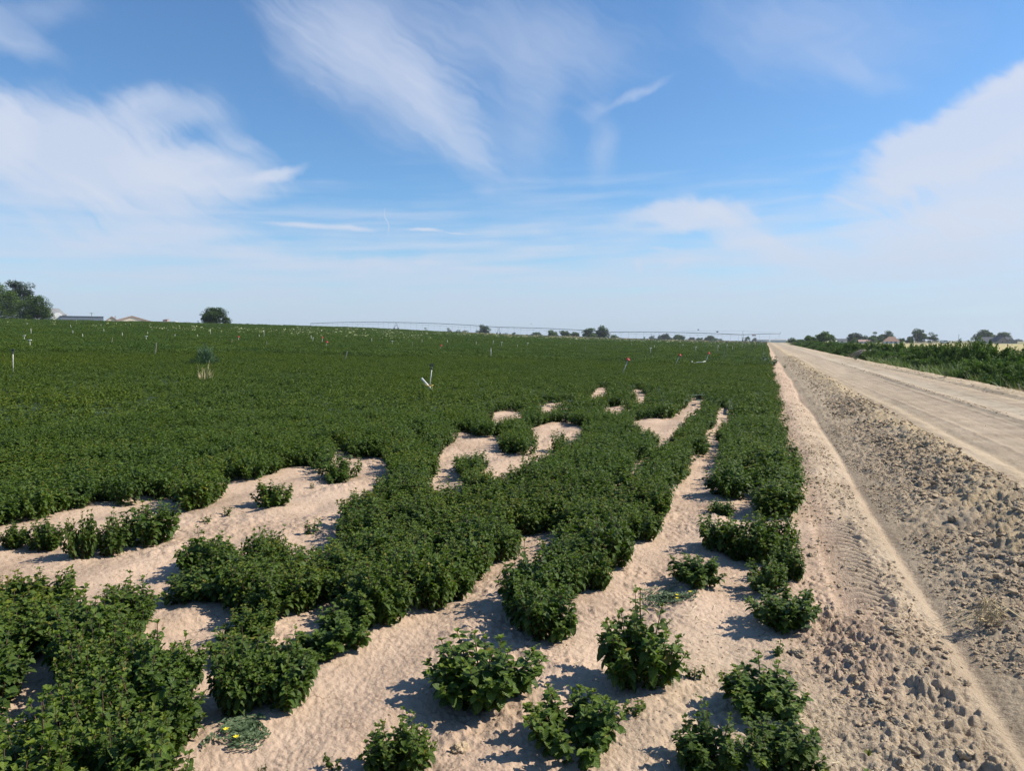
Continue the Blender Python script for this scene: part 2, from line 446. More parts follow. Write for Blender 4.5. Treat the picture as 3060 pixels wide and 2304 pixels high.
SKY_S = .092
SKYTINT = (.66, .92, 1.13)
CLOUD_S = 6.9
CLOUDCOL = [(0, (.55, .655, .84)), (.3, (.72, .785, .92)), (1, (.70, .78, .97))]
CLOUDS = [
 # left bank with its pointed tip
 (190, 330, 350, 135, 10, .52, .35, 0), (330, 235, 170, 62, -4, .36, .2, 2), (-10, 290, 130, 120, 30, .45, .3, 0), (60, 420, 260, 90, 8, .3, .1, 0),
 (430, 365, 230, 78, 6, .45, .35, 2), (590, 372, 105, 22, -8, .5, .2, 0), (400, 430, 200, 60, -10, .3, .2, 0), (530, 305, 95, 36, 24, .28, .0, 0), (470, 260, 120, 70, 50, .15, 0, 2),
 (230, 430, 300, 60, 12, .3, .1, 0), (350, 505, 290, 52, 3, .40, .2, 0), (60, 500, 240, 60, 0, .2, .0, 0), (20, 70, 170, 50, 35, .28, .0, 1), (80, 20, 180, 60, 0, .15, 0, 0), (20, 235, 60, 40, 35, .25, 0, 1),
 # central wedge running down to the right
 (800, 60, 320, 190, 25, .30, .0, 0), (830, 170, 310, 140, 38, .30, .1, 1), (960, 240, 210, 100, 50, .30, .1, 1), (1035, 350, 130, 40, 50, .16, .0, 0), (1045, 410, 36, 22, 20, .12, 0, 0), (650, 90, 180, 80, 60, .2, 0, 0),
 (1150, 90, 320, 170, 5, .24, .0, 1), (1130, 280, 110, 190, 0, .15, .0, 1), (1180, 220, 60, 90, 20, .08, 0, 2),
 (1370, 208, 120, 16, -27, .22, .0, 1), (1292, 330, 46, 95, -10, .18, .0, 0), (1275, 245, 60, 32, -30, .16, .0, 1),
 (1750, 70, 420, 150, 2, .18, .0, 2), (1850, 150, 160, 50, 15, .12, .0, 2),
 # right bank, crisp upper edge
 (2120, 290, 480, 115, -27, .55, .6, 0), (2230, 165, 220, 40, -22, .35, .3, 2), (2230, 390, 520, 130, -24, .5, .4, 0), (1960, 395, 260, 60, -20, .22, .2, 0), (2100, 520, 520, 110, -4, .45, .2, 0), (2000, 460, 260, 40, -8, .25, .1, 0),
 (1480, 466, 200, 40, -8, .50, .3, 0), (1590, 490, 170, 60, 22, .42, .2, 0), (1700, 550, 240, 50, 16, .36, .1, 0), (1850, 560, 400, 80, 4, .3, .0, 0),
 # small wisps
 (660, 485, 130, 9, 3, .50, .0, 0), (760, 493, 80, 8, 2, .42, .1, 0), (918, 496, 52, 6, 3, .55, .1, 0), (985, 502, 40, 3, 4, .35, .0, 0),
 (1392, 567, 16, 24, -20, .32, .0, 0), (1470, 568, 26, 20, -20, .25, .0, 0), (820, 560, 300, 26, 3, .35, .0, 2), (560, 560, 260, 30, 2, .3, .0, 2),
 (1430, 535, 40, 8, 5, .25, .0, 0), (831, 475, 1.4, 34, 4, .35, .3, 0), (1100, 583, 180, 8, 2, .3, .0, 2), (1190, 500, 60, 16, 0, .12, 0, 0), (1150, 548, 30, 5, 0, .2, 0, 0), (920, 568, 50, 10, 2, .3, .1, 0),
]
build_world()

SC.render.engine = 'CYCLES'
SC.view_settings.view_transform = 'Standard'; SC.view_settings.look = 'None'; SC.view_settings.gamma = 1; SC.view_settings.exposure = EXPO
SC.cycles.use_denoising = True; SC.cycles.max_bounces = 6; SC.cycles.diffuse_bounces = 3; SC.cycles.transmission_bounces = 3; SC.cycles.transparent_max_bounces = 4
SC.cycles.volume_bounces = 0
SC.cycles.caustics_reflective = False; SC.cycles.caustics_refractive = False

# ------------------------------------------------------------------ bare-soil patches among the crop
def cr(k, pts):
    o = {'L': (0, 1304, .6917), 'R': (1530, 1304, .6917), 'Z': (1200, 1800, 1 / 2.765), 'U': (700, 1200, .5425), 'V': (1700, 1100, .36166)}[k]
    return [(o[0] + x * o[2], o[1] + y * o[2]) for x, y in pts]

BARE = [cr(*a) for a in [
 ('L', [(-80,372),(0,370),(130,360),(260,345),(330,310),(440,270),(560,290),(640,240),(700,260),(750,310),(880,320),(960,260),(975,190),(1150,175),(1220,160),(1240,125),(1330,125),(1400,190),(1480,195),(1550,150),(1560,90),(1640,95),(1680,130),(1640,180),(1590,190),(1540,200),(1520,260),(1490,300),(1480,360),(1340,350),(1310,400),(1400,425),(1385,470),(1320,450),(1270,460),(1180,425),(1090,430),(1050,500),(1020,500),(1010,440),(880,440),(800,490),(790,560),(720,580),(660,600),(720,660),(800,680),(870,720),(930,700),(990,720),(980,800),(960,840),(900,860),(870,880),(840,860),(780,840),(700,870),(650,850),(600,860),(640,800),(690,800),(680,730),(640,700),(560,670),(480,600),(400,640),(330,640),(270,590),(230,560),(120,520),(80,590),(0,610),(-80,620)]),
 ('L', [(1185,780),(1230,770),(1300,780),(1400,720),(1450,730),(1380,790),(1320,850),(1290,890),(1200,890),(1190,830)]),
 ('L', [(800,1110),(830,1060),(890,1000),(935,980),(930,1060),(890,1110),(830,1170)]),
 ('L', [(130,1010),(180,965),(260,955),(250,1000),(240,1060),(230,1110),(240,1160),(120,1120),(20,1080),(100,1060)]),
 ('L', [(60,1370),(110,1300),(170,1250),(140,1320),(90,1420),(30,1425)]),
 ('L', [(2300,470),(2212,520),(2150,545),(2130,600),(2090,640),(2010,640),(1990,700),(1910,740),(1900,800),(1870,760),(1860,700),(1800,760),(1740,790),(1640,830),(1600,870),(1550,920),(1480,920),(1400,960),(1380,1000),(1370,1070),(1340,1130),(1290,1160),(1220,1200),(1100,1240),(1010,1240),(950,1230),(880,1250),(860,1300),(840,1340),(870,1400),(870,1560),(2212,1560),(2212,1120),(2110,1000),(2110,780),(2140,690),(2212,600),(2300,520)]),
 ('R', [(0,510),(70,470),(90,420),(150,385),(250,420),(250,450),(150,440),(80,490),(20,540),(0,600)]),
 ('R', [(780,70),(880,70),(890,130),(840,150),(820,190),(870,220),(870,300),(860,330),(800,390),(800,450),(840,490),(930,510),(960,540),(1040,560),(1040,520),(1110,510),(1230,500),(1210,380),(1215,330),(1250,300),(1250,0),(2212,0),(2212,1600),(0,1600),(0,1130),(10,1130),(60,1080),(110,1040),(120,950),(110,860),(220,880),(280,800),(290,700),(340,720),(420,680),(440,640),(500,580),(520,460),(600,440),(630,400),(700,330),(700,250),(790,150)]),
 ('U', [(530,250),(580,245),(600,290),(680,310),(800,305),(860,360),(850,400),(780,470),(740,470),(700,400),(690,320),(600,300),(560,300)]),
 ('U', [(1200,165),(1290,160),(1310,185),(1400,195),(1410,230),(1380,260),(1310,240),(1260,270),(1200,310),(1210,400),(1270,460),(1230,475),(1160,450),(1130,500),(1090,450),(1130,370),(1140,320),(1150,250),(1200,225),(1250,200)]),
 ('U', [(1400,270),(1470,265),(1490,290),(1600,290),(1610,370),(1550,380),(1500,400),(1440,430),(1400,400),(1390,330)]),
 ('U', [(1610,140),(1700,125),(1830,100),(1880,130),(1940,140),(1930,180),(1870,180),(1840,215),(1760,165),(1700,140),(1690,170),(1720,220),(1780,240),(1690,270),(1650,290),(1640,250),(1660,200),(1640,170)]),
 ('U', [(1430,110),(1420,65),(1510,40),(1590,75),(1580,100),(1500,75),(1460,90)]),
 ('U', [(1710,40),(1705,0),(1850,0),(1845,20),(1760,15)]), ('U', [(2050,45),(2130,25),(2145,45),(2060,60)]),
 ('U', [(1410,200),(1480,170),(1490,195),(1430,215)]), ('U', [(1000,160),(1050,175),(1030,195),(995,185)]), ('U', [(2080,480),(2150,430),(2150,470)]),
 ('V', [(190,230),(240,160),(310,150),(290,190),(220,230)]), ('V', [(550,170),(580,165),(600,210),(640,240),(640,270),(570,240)]),
 ('V', [(310,340),(400,310),(450,340),(420,365),(330,365)]), ('V', [(530,510),(560,450),(640,400),(690,410),(680,450),(600,480)]),
 ('V', [(700,600),(760,470),(800,430),(880,400),(990,330),(1000,290),(1055,270),(1040,340),(980,400),(900,490),(860,520),(860,600),(760,625)]),
 ('V', [(1260,330),(1320,320),(1320,370),(1270,440),(1250,540),(1220,600),(1240,690),(1190,690),(1150,600),(1190,530),(1220,460),(1240,400)]),
 ('V', [(1010,700),(1080,715),(1170,710),(1230,770),(1150,830),(1110,890),(1180,930),(1190,1000),(1100,1000),(980,990),(1000,900),(1020,860),(1060,800)]),
 ('V', [(550,780),(650,740),(700,745),(600,830),(550,830)]), ('V', [(370,990),(450,920),(465,960),(430,1000)]), ('V', [(1060,230),(1095,230),(1080,260),(1050,250)]),
 ('V', [(1410,870),(1500,870),(1500,960),(1420,920)]), ('V', [(1440,1040),(1500,1030),(1540,1120),(1420,1180),(1360,1190),(1330,1140),(1420,1080)]), ('V', [(1370,1250),(1590,1260),(1590,1320),(1500,1340),(1380,1360)]),
]]

def in_bare(px, py):
    px = np.asarray(px, float); py = np.asarray(py, float)
    res = np.zeros(px.shape, bool)
    for poly in BARE:
        P = np.array(poly)
        if px.size == 0: break
        m = (px > P[:, 0].min()) & (px < P[:, 0].max()) & (py > P[:, 1].min()) & (py < P[:, 1].max())
        if not m.any(): continue
        x = px[m]; y = py[m]; c = np.zeros(x.shape, bool)
        for i in range(len(P)):
            x1, y1 = P[i]; x2, y2 = P[i - 1]
            if y1 == y2: continue
            cond = ((y1 > y) != (y2 > y)) & (x < (x2 - x1) * (y - y1) / (y2 - y1) + x1)
            c ^= cond
        res[m] |= c
    return res

def open_soil(X, Y, rad, zs=(.04, .14, .22)):
    """True where a plant standing here would hide soil that lies bare"""
    z0 = T(X, Y) + profile(X, Y)
    bad = np.zeros(X.shape, bool)
    for dx in (-rad, 0, rad):
        for z in zs:
            k = 1.0 if z < .2 else .6
            px, py = project(np.stack([X + dx * cyw * k, Y + dx * syw * k, z0 + z], -1))
            bad |= in_bare(px, py)
    return bad

# ------------------------------------------------------------------ ground sheets
SOIL = soilmat()
def grainmat():
    m, nt, b, out = nodes('grain_field')
    geo = N(nt, 'ShaderNodeNewGeometry').outputs['Position']
    mp = N(nt, 'ShaderNodeMapping'); mp.inputs['Scale'].default_value = (1, .25, 1); nt.links.new(geo, mp.inputs[0])
    n = noise(nt, .35, 6, mp.outputs[0], .65)
    col = ramp(nt, n, [(.3, (.20, .19, .07)), (.5, (.36, .30, .12)), (.72, (.45, .37, .17))])
    nt.links.new(col, b.inputs['Base Color']); b.inputs['Roughness'].default_value = .95
    bp = N(nt, 'ShaderNodeBump'); bp.inputs['Strength'].default_value = .8; bp.inputs['Distance'].default_value = .2
    nt.links.new(noise(nt, 3, 4, geo), bp.inputs['Height']); nt.links.new(bp.outputs[0], b.inputs['Normal'])
    return m
GRAIN = grainmat()

def build_ground():
    daz = math.radians(.085)
    a = np.concatenate([np.linspace(-PI, math.radians(-43), 70)[:-1], np.arange(math.radians(-43), math.radians(41), daz), np.linspace(math.radians(41), PI, 71)])
    A = a - YAW
    r = [0.02, .3, .6, .9, 1.2, 1.5, 1.7]
    while r[-1] < 9000:
        q = r[-1]
        k = .0032 if q < 7 else .0052 if q < 14 else .0075 if q < 45 else .013 if q < 400 else .05
        r.append(q + max(q * k, .007))
    r = np.array(r)
    R, AA = np.meshgrid(r, A, indexing='ij')
    X = R * np.sin(AA); Y = R * np.cos(AA)
    Zz = T(X, Y) + profile(X, Y) + rough(X.ravel(), Y.ravel(), R.ravel()).reshape(X.shape)
    nr, na = X.shape
    V = np.stack([X, Y, Zz], -1).reshape(-1, 3)
    ii, jj = np.meshgrid(np.arange(nr - 1), np.arange(na - 1), indexing='ij')
    q0 = (ii * na + jj).ravel()
    Fq = np.stack([q0, q0 + na, q0 + na + 1, q0 + 1], -1)
    # soil colour by zone
    x = X.ravel(); y = Y.ravel(); rr = R.ravel()
    pink = np.array([.475, .357, .268]); cream = np.array([.465, .378, .275]); grey = np.array([.40, .325, .235]); yel = np.array([.455, .365, .24]); road = np.array([.395, .322, .24])
    def lerp(c, d, t): return c * (1 - t[:, None]) + d * t[:, None]
    C = np.tile(pink, (len(x), 1))
    j = .26 * (fbm(x * 1.7, y * 1.1, 3, 61) - .5)
    C = lerp(C, cream, sstep(4.6, 3.0, y + x * .6) * sstep(-1.0, .3, x))
    C = lerp(C, cream, sstep(.45, .75, x + j) * sstep(30, 6, y) * .8)
    C = lerp(C, grey, sstep(1.03, 1.12, x + j * .3))
    C = lerp(C, yel, sstep(1.75, 2.1, x + j * 3) * .8)
    C = lerp(C, np.array([.285, .24, .185]), bump(x + j * 2, 2.42, .16) * sstep(.42, .6, fbm(x * 1.2, y * .5, 3, 66)) * .85)
    C = lerp(C, road, sstep(2.6, 2.75, x + j))
    C = lerp(C, np.array([.45, .385, .295]), bump(x + j, 5.5, .38) * .9)
    C = lerp(C, np.array([.47, .38, .27]), bump(x + j, 3.02, .16) * .9)
    C = lerp(C, np.array([.33, .27, .20]), bump(x + j, 2.78, .09) * .8 * sstep(8, 18, y))
    C = lerp(C, np.array([.37, .30, .225]), bump(x + j * 2, 4.1, .4) * .8)
    C = lerp(C, np.array([.30, .255, .195]), bump(x + j, 4.75, .12) * .6)
    C = lerp(C, np.array([.48, .39, .275]), sstep(6.3, 6.9, x + j * 3))
    C = lerp(C, np.array([.16, .145, .09]), sstep(8.2, 9.5, x + j))
    # past the crop: dry weeds and far fields
    D = field_end(x, y)
    n = fbm(x * .02, y * .05, 3, 77)
    far = np.where(n[:, None] > .5, np.array([.19, .20, .09]), np.array([.33, .285, .17]))
    C = lerp(C, far, sstep(0, 8, rr - D - 12) * sstep(340, 360, rr + 200 * (x > 0.4) * 0 + 0 * x) if False else sstep(4, 12, rr - D))
    st = sstep(.35, .75, fbm(x * .8, y * .06, 3, 90))
    st2 = fbm(x * 9, y * .25, 3, 97); C = C * (1 + (.14 * (st - .5) + .30 * (st2 - .5)) * (x > 2.6) * (x < 7))[:, None]
    grit = np.where(x < .45, .55, np.where(x < .95, .8, np.where(x < 2.65, 1.0, np.where(x < 6.8, .45, .9))))
    grit = np.maximum(grit, sstep(5.5, 4, y) * sstep(-.3, .3, x))
    cx_ = x[Fq[:, 0]]; cy_ = y[Fq[:, 0]]; cr_ = rr[Fq[:, 0]]; cD = D[Fq[:, 0]]
    front = (cy_ > -60)
    zone = np.zeros(len(Fq), int)
    zone[(cx_ > .97) & (cx_ < 2.7) & front & (cr_ < 400)] = 1
    zone[(cx_ >= 2.7) & (cx_ < 7.9) & front & (cr_ < 400)] = 2
    zone[(cx_ >= 7.9) & (cx_ < 14) & front & (cr_ < 400)] = 3
    zone[(cx_ >= 14) & (cx_ < 900) & front & (cr_ < 420)] = 4
    zone[(zone == 0) & (cr_ > cD + 5)] = 5
    # shared vertex normals so that the sheets meet without a seam
    nv = np.zeros_like(V)
    fn = np.cross(V[Fq[:, 2]] - V[Fq[:, 0]], V[Fq[:, 3]] - V[Fq[:, 1]])
    s = np.sign(fn[:, 2:3]).mean()
    if s < 0: Fq = Fq[:, ::-1].copy(); fn = -fn
    for k in range(4): np.add.at(nv, Fq[:, k], fn)
    nv /= np.maximum(np.linalg.norm(nv, axis=1, keepdims=True), 1e-12)
    for z, (name, mt) in enumerate([('ground', SOIL), ('ditch_bank', SOIL), ('dirt_road', SOIL), ('canal_bank', SOIL), ('grain_field', GRAIN), ('farmland', SOIL)]):
        f = Fq[zone == z]
        u, inv = np.unique(f.ravel(), return_inverse=True)
        me = mesh_np(name, V[u], inv.reshape(-1, 4), mt, attrs={'soil': C[u], 'grit': grit[u]}, smooth=True)
        me.normals_split_custom_set_from_vertices([tuple(v) for v in nv[u].tolist()])
        o = obj(name, me); tag(o, kind='structure')
build_ground()

# ------------------------------------------------------------------ leaves and mint plants
PROF = {1: ([0, 1], [.75, .45]), 2: ([0, .42, 1], [.3, 1, .06]), 5: ([0, .14, .34, .58, .8, 1], [.12, .78, 1, .86, .52, .03])}
def leaves(base, az, pitch, bend, L, W, roll, nseg=5, fold=.22):
    ts, ws = PROF[nseg]
    n = len(L)
    pts = [base]; nrm = []
    cur = base.copy()
    dirs = []
    for i, t in enumerate(ts):
        p = pitch - bend * t
        d = np.stack([np.cos(p) * np.cos(az), np.cos(p) * np.sin(az), np.sin(p)], -1)
        nn = np.stack([-np.sin(p) * np.cos(az), -np.sin(p) * np.sin(az), np.cos(p)], -1)
        if i > 0:
            cur = cur + (d + dirs[-1]) * .5 * (L * (t - ts[i - 1]))[:, None]; pts.append(cur)
        dirs.append(d); nrm.append(nn)
    h = np.stack([-np.sin(az), np.cos(az), np.zeros(n)], -1)
    V = np.zeros((n, len(ts), 3, 3)); UV = np.zeros((n, len(ts), 3, 2))
    for i, t in enumerate(ts):
        s = h * np.cos(roll)[:, None] + nrm[i] * np.sin(roll)[:, None]
        nn = np.cross(s, dirs[i]) * -1
        w = (W * ws[i])[:, None]
        V[:, i, 0] = pts[i] - s * w + nrm[i] * w * fold * 1.6
        V[:, i, 1] = pts[i]
        V[:, i, 2] = pts[i] + s * w + nrm[i] * w * fold * 1.6
        UV[:, i, :, 1] = t; UV[:, i, 0, 0] = .5 - ws[i] * .5; UV[:, i, 1, 0] = .5; UV[:, i, 2, 0] = .5 + ws[i] * .5
    m = len(ts) * 3
    q = []
    for i in range(len(ts) - 1):
        for c in range(2):
            q.append((i * 3 + c, i * 3 + c + 1, (i + 1) * 3 + c + 1, (i + 1) * 3 + c))
    q = np.array(q)
    Fq = (q[None] + (np.arange(n) * m)[:, None, None]).reshape(-1, 4)
    return V.reshape(-1, 3), Fq, UV.reshape(-1, 2), m

def mint_data(rng, R, H, nst, nn, lsc, nseg, sprig=.7, low=.12):
    B = []; AZ = []; PI_ = []; BE = []; LE = []; AG = []
    stems = []
    for s in range(nst):
        th = rng.uniform(0, 2 * PI); u = math.sqrt(rng.uniform(0, 1))
        r0 = R * .5 * u; r1 = R * (.30 + .78 * u) * rng.uniform(.85, 1.1)
        if u < .3: r1 = R * .35 * rng.uniform(0, 1)
        h = H * rng.uniform(.68, 1.0) * (1 - .42 * u ** 3)
        if rng.random() < .14: h *= 1.28
        pa = np.array([r0 * math.cos(th), r0 * math.sin(th), 0]); pb = np.array([r1 * math.cos(th), r1 * math.sin(th), h])
        def P(t): return pa + (pb - pa) * np.array([t ** 1.3 if u < .7 else t, t ** 1.3 if u < .7 else t, t])
        stems.append([P(t) for t in (0, .35, .7, 1)])
        ph = rng.uniform(0, PI)
        for k in range(nn):
            t = low + (1 - low) * (k + rng.uniform(-.15, .15)) / (nn - 1)
            t = min(max(t, .05), 1)
            p = P(t)
            a0 = ph + k * PI / 2
            for d in (0, PI):
                tip = max(0, (t - .75) / .25)
                L = lsc * (1 - .62 * tip ** 1.3) * rng.uniform(.72, 1.12) * (.75 if t < .3 else 1)
                B.append(p); AZ.append(a0 + d + rng.uniform(-.3, .3))
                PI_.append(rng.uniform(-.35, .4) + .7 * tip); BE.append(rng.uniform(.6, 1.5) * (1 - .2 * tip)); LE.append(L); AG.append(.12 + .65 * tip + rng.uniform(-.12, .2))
                if rng.random() < sprig and k > 1:
                    for e in (-1, 1):
                        B.append(p + np.array([math.cos(a0 + d), math.sin(a0 + d), .6]) * .012 * rng.uniform(.5, 2)); AZ.append(a0 + d + e * rng.uniform(.5, 1.3))
                        PI_.append(rng.uniform(.3, 1.0)); BE.append(rng.uniform(.5, 1.2)); LE.append(L * rng.uniform(.45, .75)); AG.append(rng.uniform(.25, .75))
        for e in range(4):
            B.append(P(1) ); AZ.append(rng.uniform(0, 2 * PI)); PI_.append(rng.uniform(.8, 1.3)); BE.append(rng.uniform(.4, .9)); LE.append(lsc * rng.uniform(.28, .42)); AG.append(rng.uniform(.8, 1.1))
    n = len(LE)
    LE = np.array(LE)
    V, Fq, UV, m = leaves(np.array(B), np.array(AZ), np.array(PI_), np.array(BE), LE, LE * rng.uniform(.29, .38, n), rng.uniform(-.45, .45, n), nseg)
    return V, Fq, UV, np.repeat(np.where(rng.random(n) < .012, 1.0, np.clip(AG, 0, .88)), m), stems

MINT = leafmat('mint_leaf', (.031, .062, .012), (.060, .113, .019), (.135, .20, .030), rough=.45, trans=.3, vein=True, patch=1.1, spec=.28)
MINTF = leafmat('mint_leaf_field', (.037, .067, .014), (.066, .112, .020), (.13, .175, .033), rough=.55, trans=.25, patch=.16, spec=.2)
STEM = plain('mint_stem', (.10, .055, .035), .6)

def mint_meshes(rng, R, H, nst, nn, lsc, nseg, name):
    V, Fq, UV, AG, stems = mint_data(rng, R, H, nst, nn, lsc, nseg)
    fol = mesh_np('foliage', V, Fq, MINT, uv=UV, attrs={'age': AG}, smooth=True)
    mb = MB()
    for s in stems: mb.tube(s, [.0035, .003, .0025, .0015], 4, False)
    sm = bpy.data.meshes.new('stems'); sm.from_pydata(mb.v, [], mb.f); sm.materials.append(STEM); sm.polygons.foreach_set('use_smooth', [True] * len(mb.f))
    return fol, sm

VAR = [mint_meshes(np.random.default_rng(100 + k), .19, .30, 27, 9, .060, 5, 'mint') for k in range(7)]
SPROUT = [mint_meshes(np.random.default_rng(130 + k), .07, .13, 4, 5, .038, 5, 'mint') for k in range(2)]

def mint_plant(x, y, R, H, label, group=None, sprout=False, rz=None):
    k = int(RNG.integers(0, len(SPROUT if sprout else VAR)))
    fol, st = (SPROUT if sprout else VAR)[k]
    o = thing('mint_plant', label, 'mint plant', (x, y, zat(x, y) - .01), RNG.uniform(0, 2 * PI) if rz is None else rz, group)
    r0, h0 = (.07, .13) if sprout else (.19, .30)
    o.scale = (R / r0, R / r0, H / h0)
    obj('foliage', fol, o); obj('stems', st, o)
    return o

# single plants that stand free on the soil: frame of each in one of the enlarged views
FREE = [
 ('L', 0, 365, 130, 495, 'sparse mint plant at the left photo edge on bare soil below the crop front'),
 ('L', 120, 350, 275, 500, 'low mint plant between the left photo edge and the upright twin-peaked one'),
 ('L', 280, 300, 420, 540, 'tall thin-topped mint plant beside the big round one in the left bare patch'),
 ('L', 410, 330, 560, 520, 'spreading mint plant wedged between the thin-topped one and the big round one'),
 ('L', 530, 265, 775, 485, 'big round mint plant at the right end of the left free-standing row'),
 ('L', 870, 335, 920, 378, 'tiny mint seedling pair in the middle of the left bare patch'),
 ('L', 945, 290, 1000, 345, 'small mint sprout just below the crop front in the left bare patch'),
 ('L', 1095, 175, 1260, 320, 'leaning upright mint plant alone on the pink soil under the standing pipe'),
 ('L', 1335, 190, 1360, 225, 'tiniest mint seedling on the pink soil beside the upright lone plant'),
 ('L', 1305, 335, 1385, 425, 'small mint sprig at the left shoulder of the central mint mass'),
 ('Z', 215, 220, 1150, 960, 'bushy mint plant alone in the lower middle with a small arm reaching left'),
 ('Z', 1030, 690, 1870, 1400, 'bushy mint plant cut by the bottom edge below two others'),
 ('R', 370, 730, 745, 1140, 'largest free-standing round mint plant with a tall pointed top'),
 ('R', 740, 960, 830, 1060, 'thin mint shoot stretching right from the largest round plant'),
 ('R', 480, 1130, 590, 1235, 'small mint tuft between the largest round plant and the bottom one'),
 ('R', 905, 985, 1290, 1275, 'open mint plant near the churned clods with separate upright shoots'),
 ('R', 700, 1200, 1020, 1500, 'spiky mint plant on the bottom edge, left one of the touching pair'),
 ('R', 1010, 1210, 1340, 1520, 'broad mint plant on the bottom edge, right one of the touching pair'),
 ('R', 680, 490, 920, 675, 'low mint plant growing beside the yellow-flowered weed'),
 ('R', 1010, 620, 1310, 875, 'dense mint plant casting a wide shadow, last of the right-hand row'),
 ('R', 1010, 500, 1190, 700, 'mint plant just behind the last dense one of the right-hand row'),
 ('R', 930, 410, 1100, 545, 'mint plant bridging the two right-hand rows above the shaded gap'),
 ('R', 1110, 440, 1290, 640, 'loose mint plant leaning toward the tyre prints'),
 ('R', 1095, 870, 1180, 965, 'single mint sprig in front of the last dense plant of the right-hand row'),
 ('L', 1570, 1225, 1880, 1520, 'low mint plant at the bottom edge left of the two cut-off bushes'),
 ('L', 1400, 1345, 1490, 1470, 'little mint sprout at the bottom edge beside the low wide plant'),
 ('L', 870, 900, 1130, 1250, 'broad mint plant at the left foot of the cluster beside the creeping weed'),
 ('L', 1080, 900, 1390, 1230, 'broad mint plant on the right side of the cluster beside the creeping weed'),
 ('L', 900, 840, 1200, 1010, 'low mint plant at the back of the cluster beside the creeping weed'),
 ('L', 975, 700, 1185, 905, 'mint plant joining the central mass to the cluster below it'),
 ('L', 1300, 735, 1620, 965, 'wide mint plant hanging off the lower edge of the central mass'),
 ('L', 1250, 850, 1480, 990, 'mint plant filling the notch beside the wide lower one'),
 ('L', 690, 555, 940, 730, 'sparse mint plant left of the central mass, lower of two'),
 ('L', 790, 430, 1030, 595, 'sparse mint plant left of the central mass, upper of two'),
 ('L', 590, 850, 880, 1180, 'mint plant at the right shoulder of the lower left mass'),
 ('L', 560, 1080, 870, 1420, 'mint plant at the lower right end of the lower left mass'),
 ('L', 460, 600, 700, 860, 'mint plant at the upper right tip of the lower left mass'),
 ('L', 1020, 880, 1300, 1190, 'mint plant in the middle of the cluster beside the creeping weed'),
 ('R', 835, 120, 1030, 280, 'mint plant at the near end of the inner right-hand row, farthest of its loose chain'),
 ('R', 850, 265, 960, 350, 'small mint plant linking the loose chain of the inner right-hand row'),
 ('R', 790, 320, 1000, 520, 'broad mint plant closing the loose chain of the inner right-hand row'),
 ('R', 1035, 20, 1240, 200, 'tall mint plant in the outer right-hand row, third from its near end'),
 ('R', 1040, 160, 1250, 360, 'tall mint plant in the outer right-hand row, second from its near end'),
 ('R', 1050, 310, 1230, 530, 'tall mint plant in the outer right-hand row next to the tyre prints'),
 ('L', 1115, 1415, 1155, 1460, 'mint shoot tip just showing at the bottom edge near the creeping weed'),
]
for (k, x0, y0, x1, y1, lab) in FREE:
    (a, t), (b, bt) = cr(k, [(x0, y0), (x1, y1)])
    xc = (a + b) / 2
    X, Y = hit(xc, bt)
    hd = np.array([X, Y]) / math.hypot(X, Y)
    dep = -X * syw + Y * cyw
    R = (b - a) / 2 / F * dep / .96
    X += hd[0] * R * .80; Y += hd[1] * R * .80
    X, Y = float(X), float(Y)
    zt = height_at(X, Y, t) - zat(X, Y)
    small = R < .1
    H = min(max(zt, .05), .40)
    mint_plant(X, Y, R * (1.0 if not small else 1), H / (1.06 if not small else 1), lab, 'free-standing mint plants', small)

# crowded plants: the nearest 270 as individuals, the rest of the field as one mass
def polar_ok(X, Y, m=44):
    a = np.degrees(np.arctan2(X, Y) + YAW)
    return np.abs(a) < m

def jitter_grid(x0, x1, y0, y1, s, j):
    gx = np.arange(x0, x1, s); gy = np.arange(y0, y1, s)
    X, Y = np.meshgrid(gx, gy)
    X = X + (np.arange(X.shape[0])[:, None] % 2) * s * .5
    X = X.ravel() + RNG.uniform(-j, j, X.size) * s; Y = Y.ravel() + RNG.uniform(-j, j, Y.size) * s
    return X, Y

EDGE = .30
X, Y = jitter_grid(-14, EDGE, -2, 15, .178, .42)
r = np.hypot(X, Y); fd = -X * syw + Y * cyw
edge = EDGE + .06 * np.sin(Y * .8) + .05 * (vnoise(X * 0, Y * 1.7, 4) - .5)
m = (r < 14) & (r > 1.9) & polar_ok(X, Y) & (X < edge)
X, Y = X[m], Y[m]
m = ~open_soil(X, Y, .085) & ((np.hypot(X, Y) > 7.5) | ~open_soil(X, Y, .115, (.05, .18)))
X, Y = X[m], Y[m]
# which of them the photograph shows
px, py = project(np.stack([X, Y, np.full(len(X), .15)], -1))
vis = (px > -40) & (px < 3100) & (py < 2420)
r = np.hypot(X, Y)
order = np.argsort(np.where(vis, r, 99))
NEAR = order[:min(252, vis.sum())]
LN = 'leafy dark green mint plant crowded among its neighbours in the near crop rows'
for i in NEAR:
    s = RNG.uniform(.85, 1.12)
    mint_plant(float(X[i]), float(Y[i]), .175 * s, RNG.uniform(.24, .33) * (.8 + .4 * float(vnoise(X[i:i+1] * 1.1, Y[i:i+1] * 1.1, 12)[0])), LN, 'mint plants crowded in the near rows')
rest = np.ones(len(X), bool); rest[NEAR] = False
PTS = []   # x, y, z, rx, ry, rz, sx, sy, sz, idx
def add_pts(X, Y, Zv, rot, scl, idx):
    for i in range(len(X)): PTS.append((X[i], Y[i], Zv[i], *rot[i], *scl[i], idx[i]))
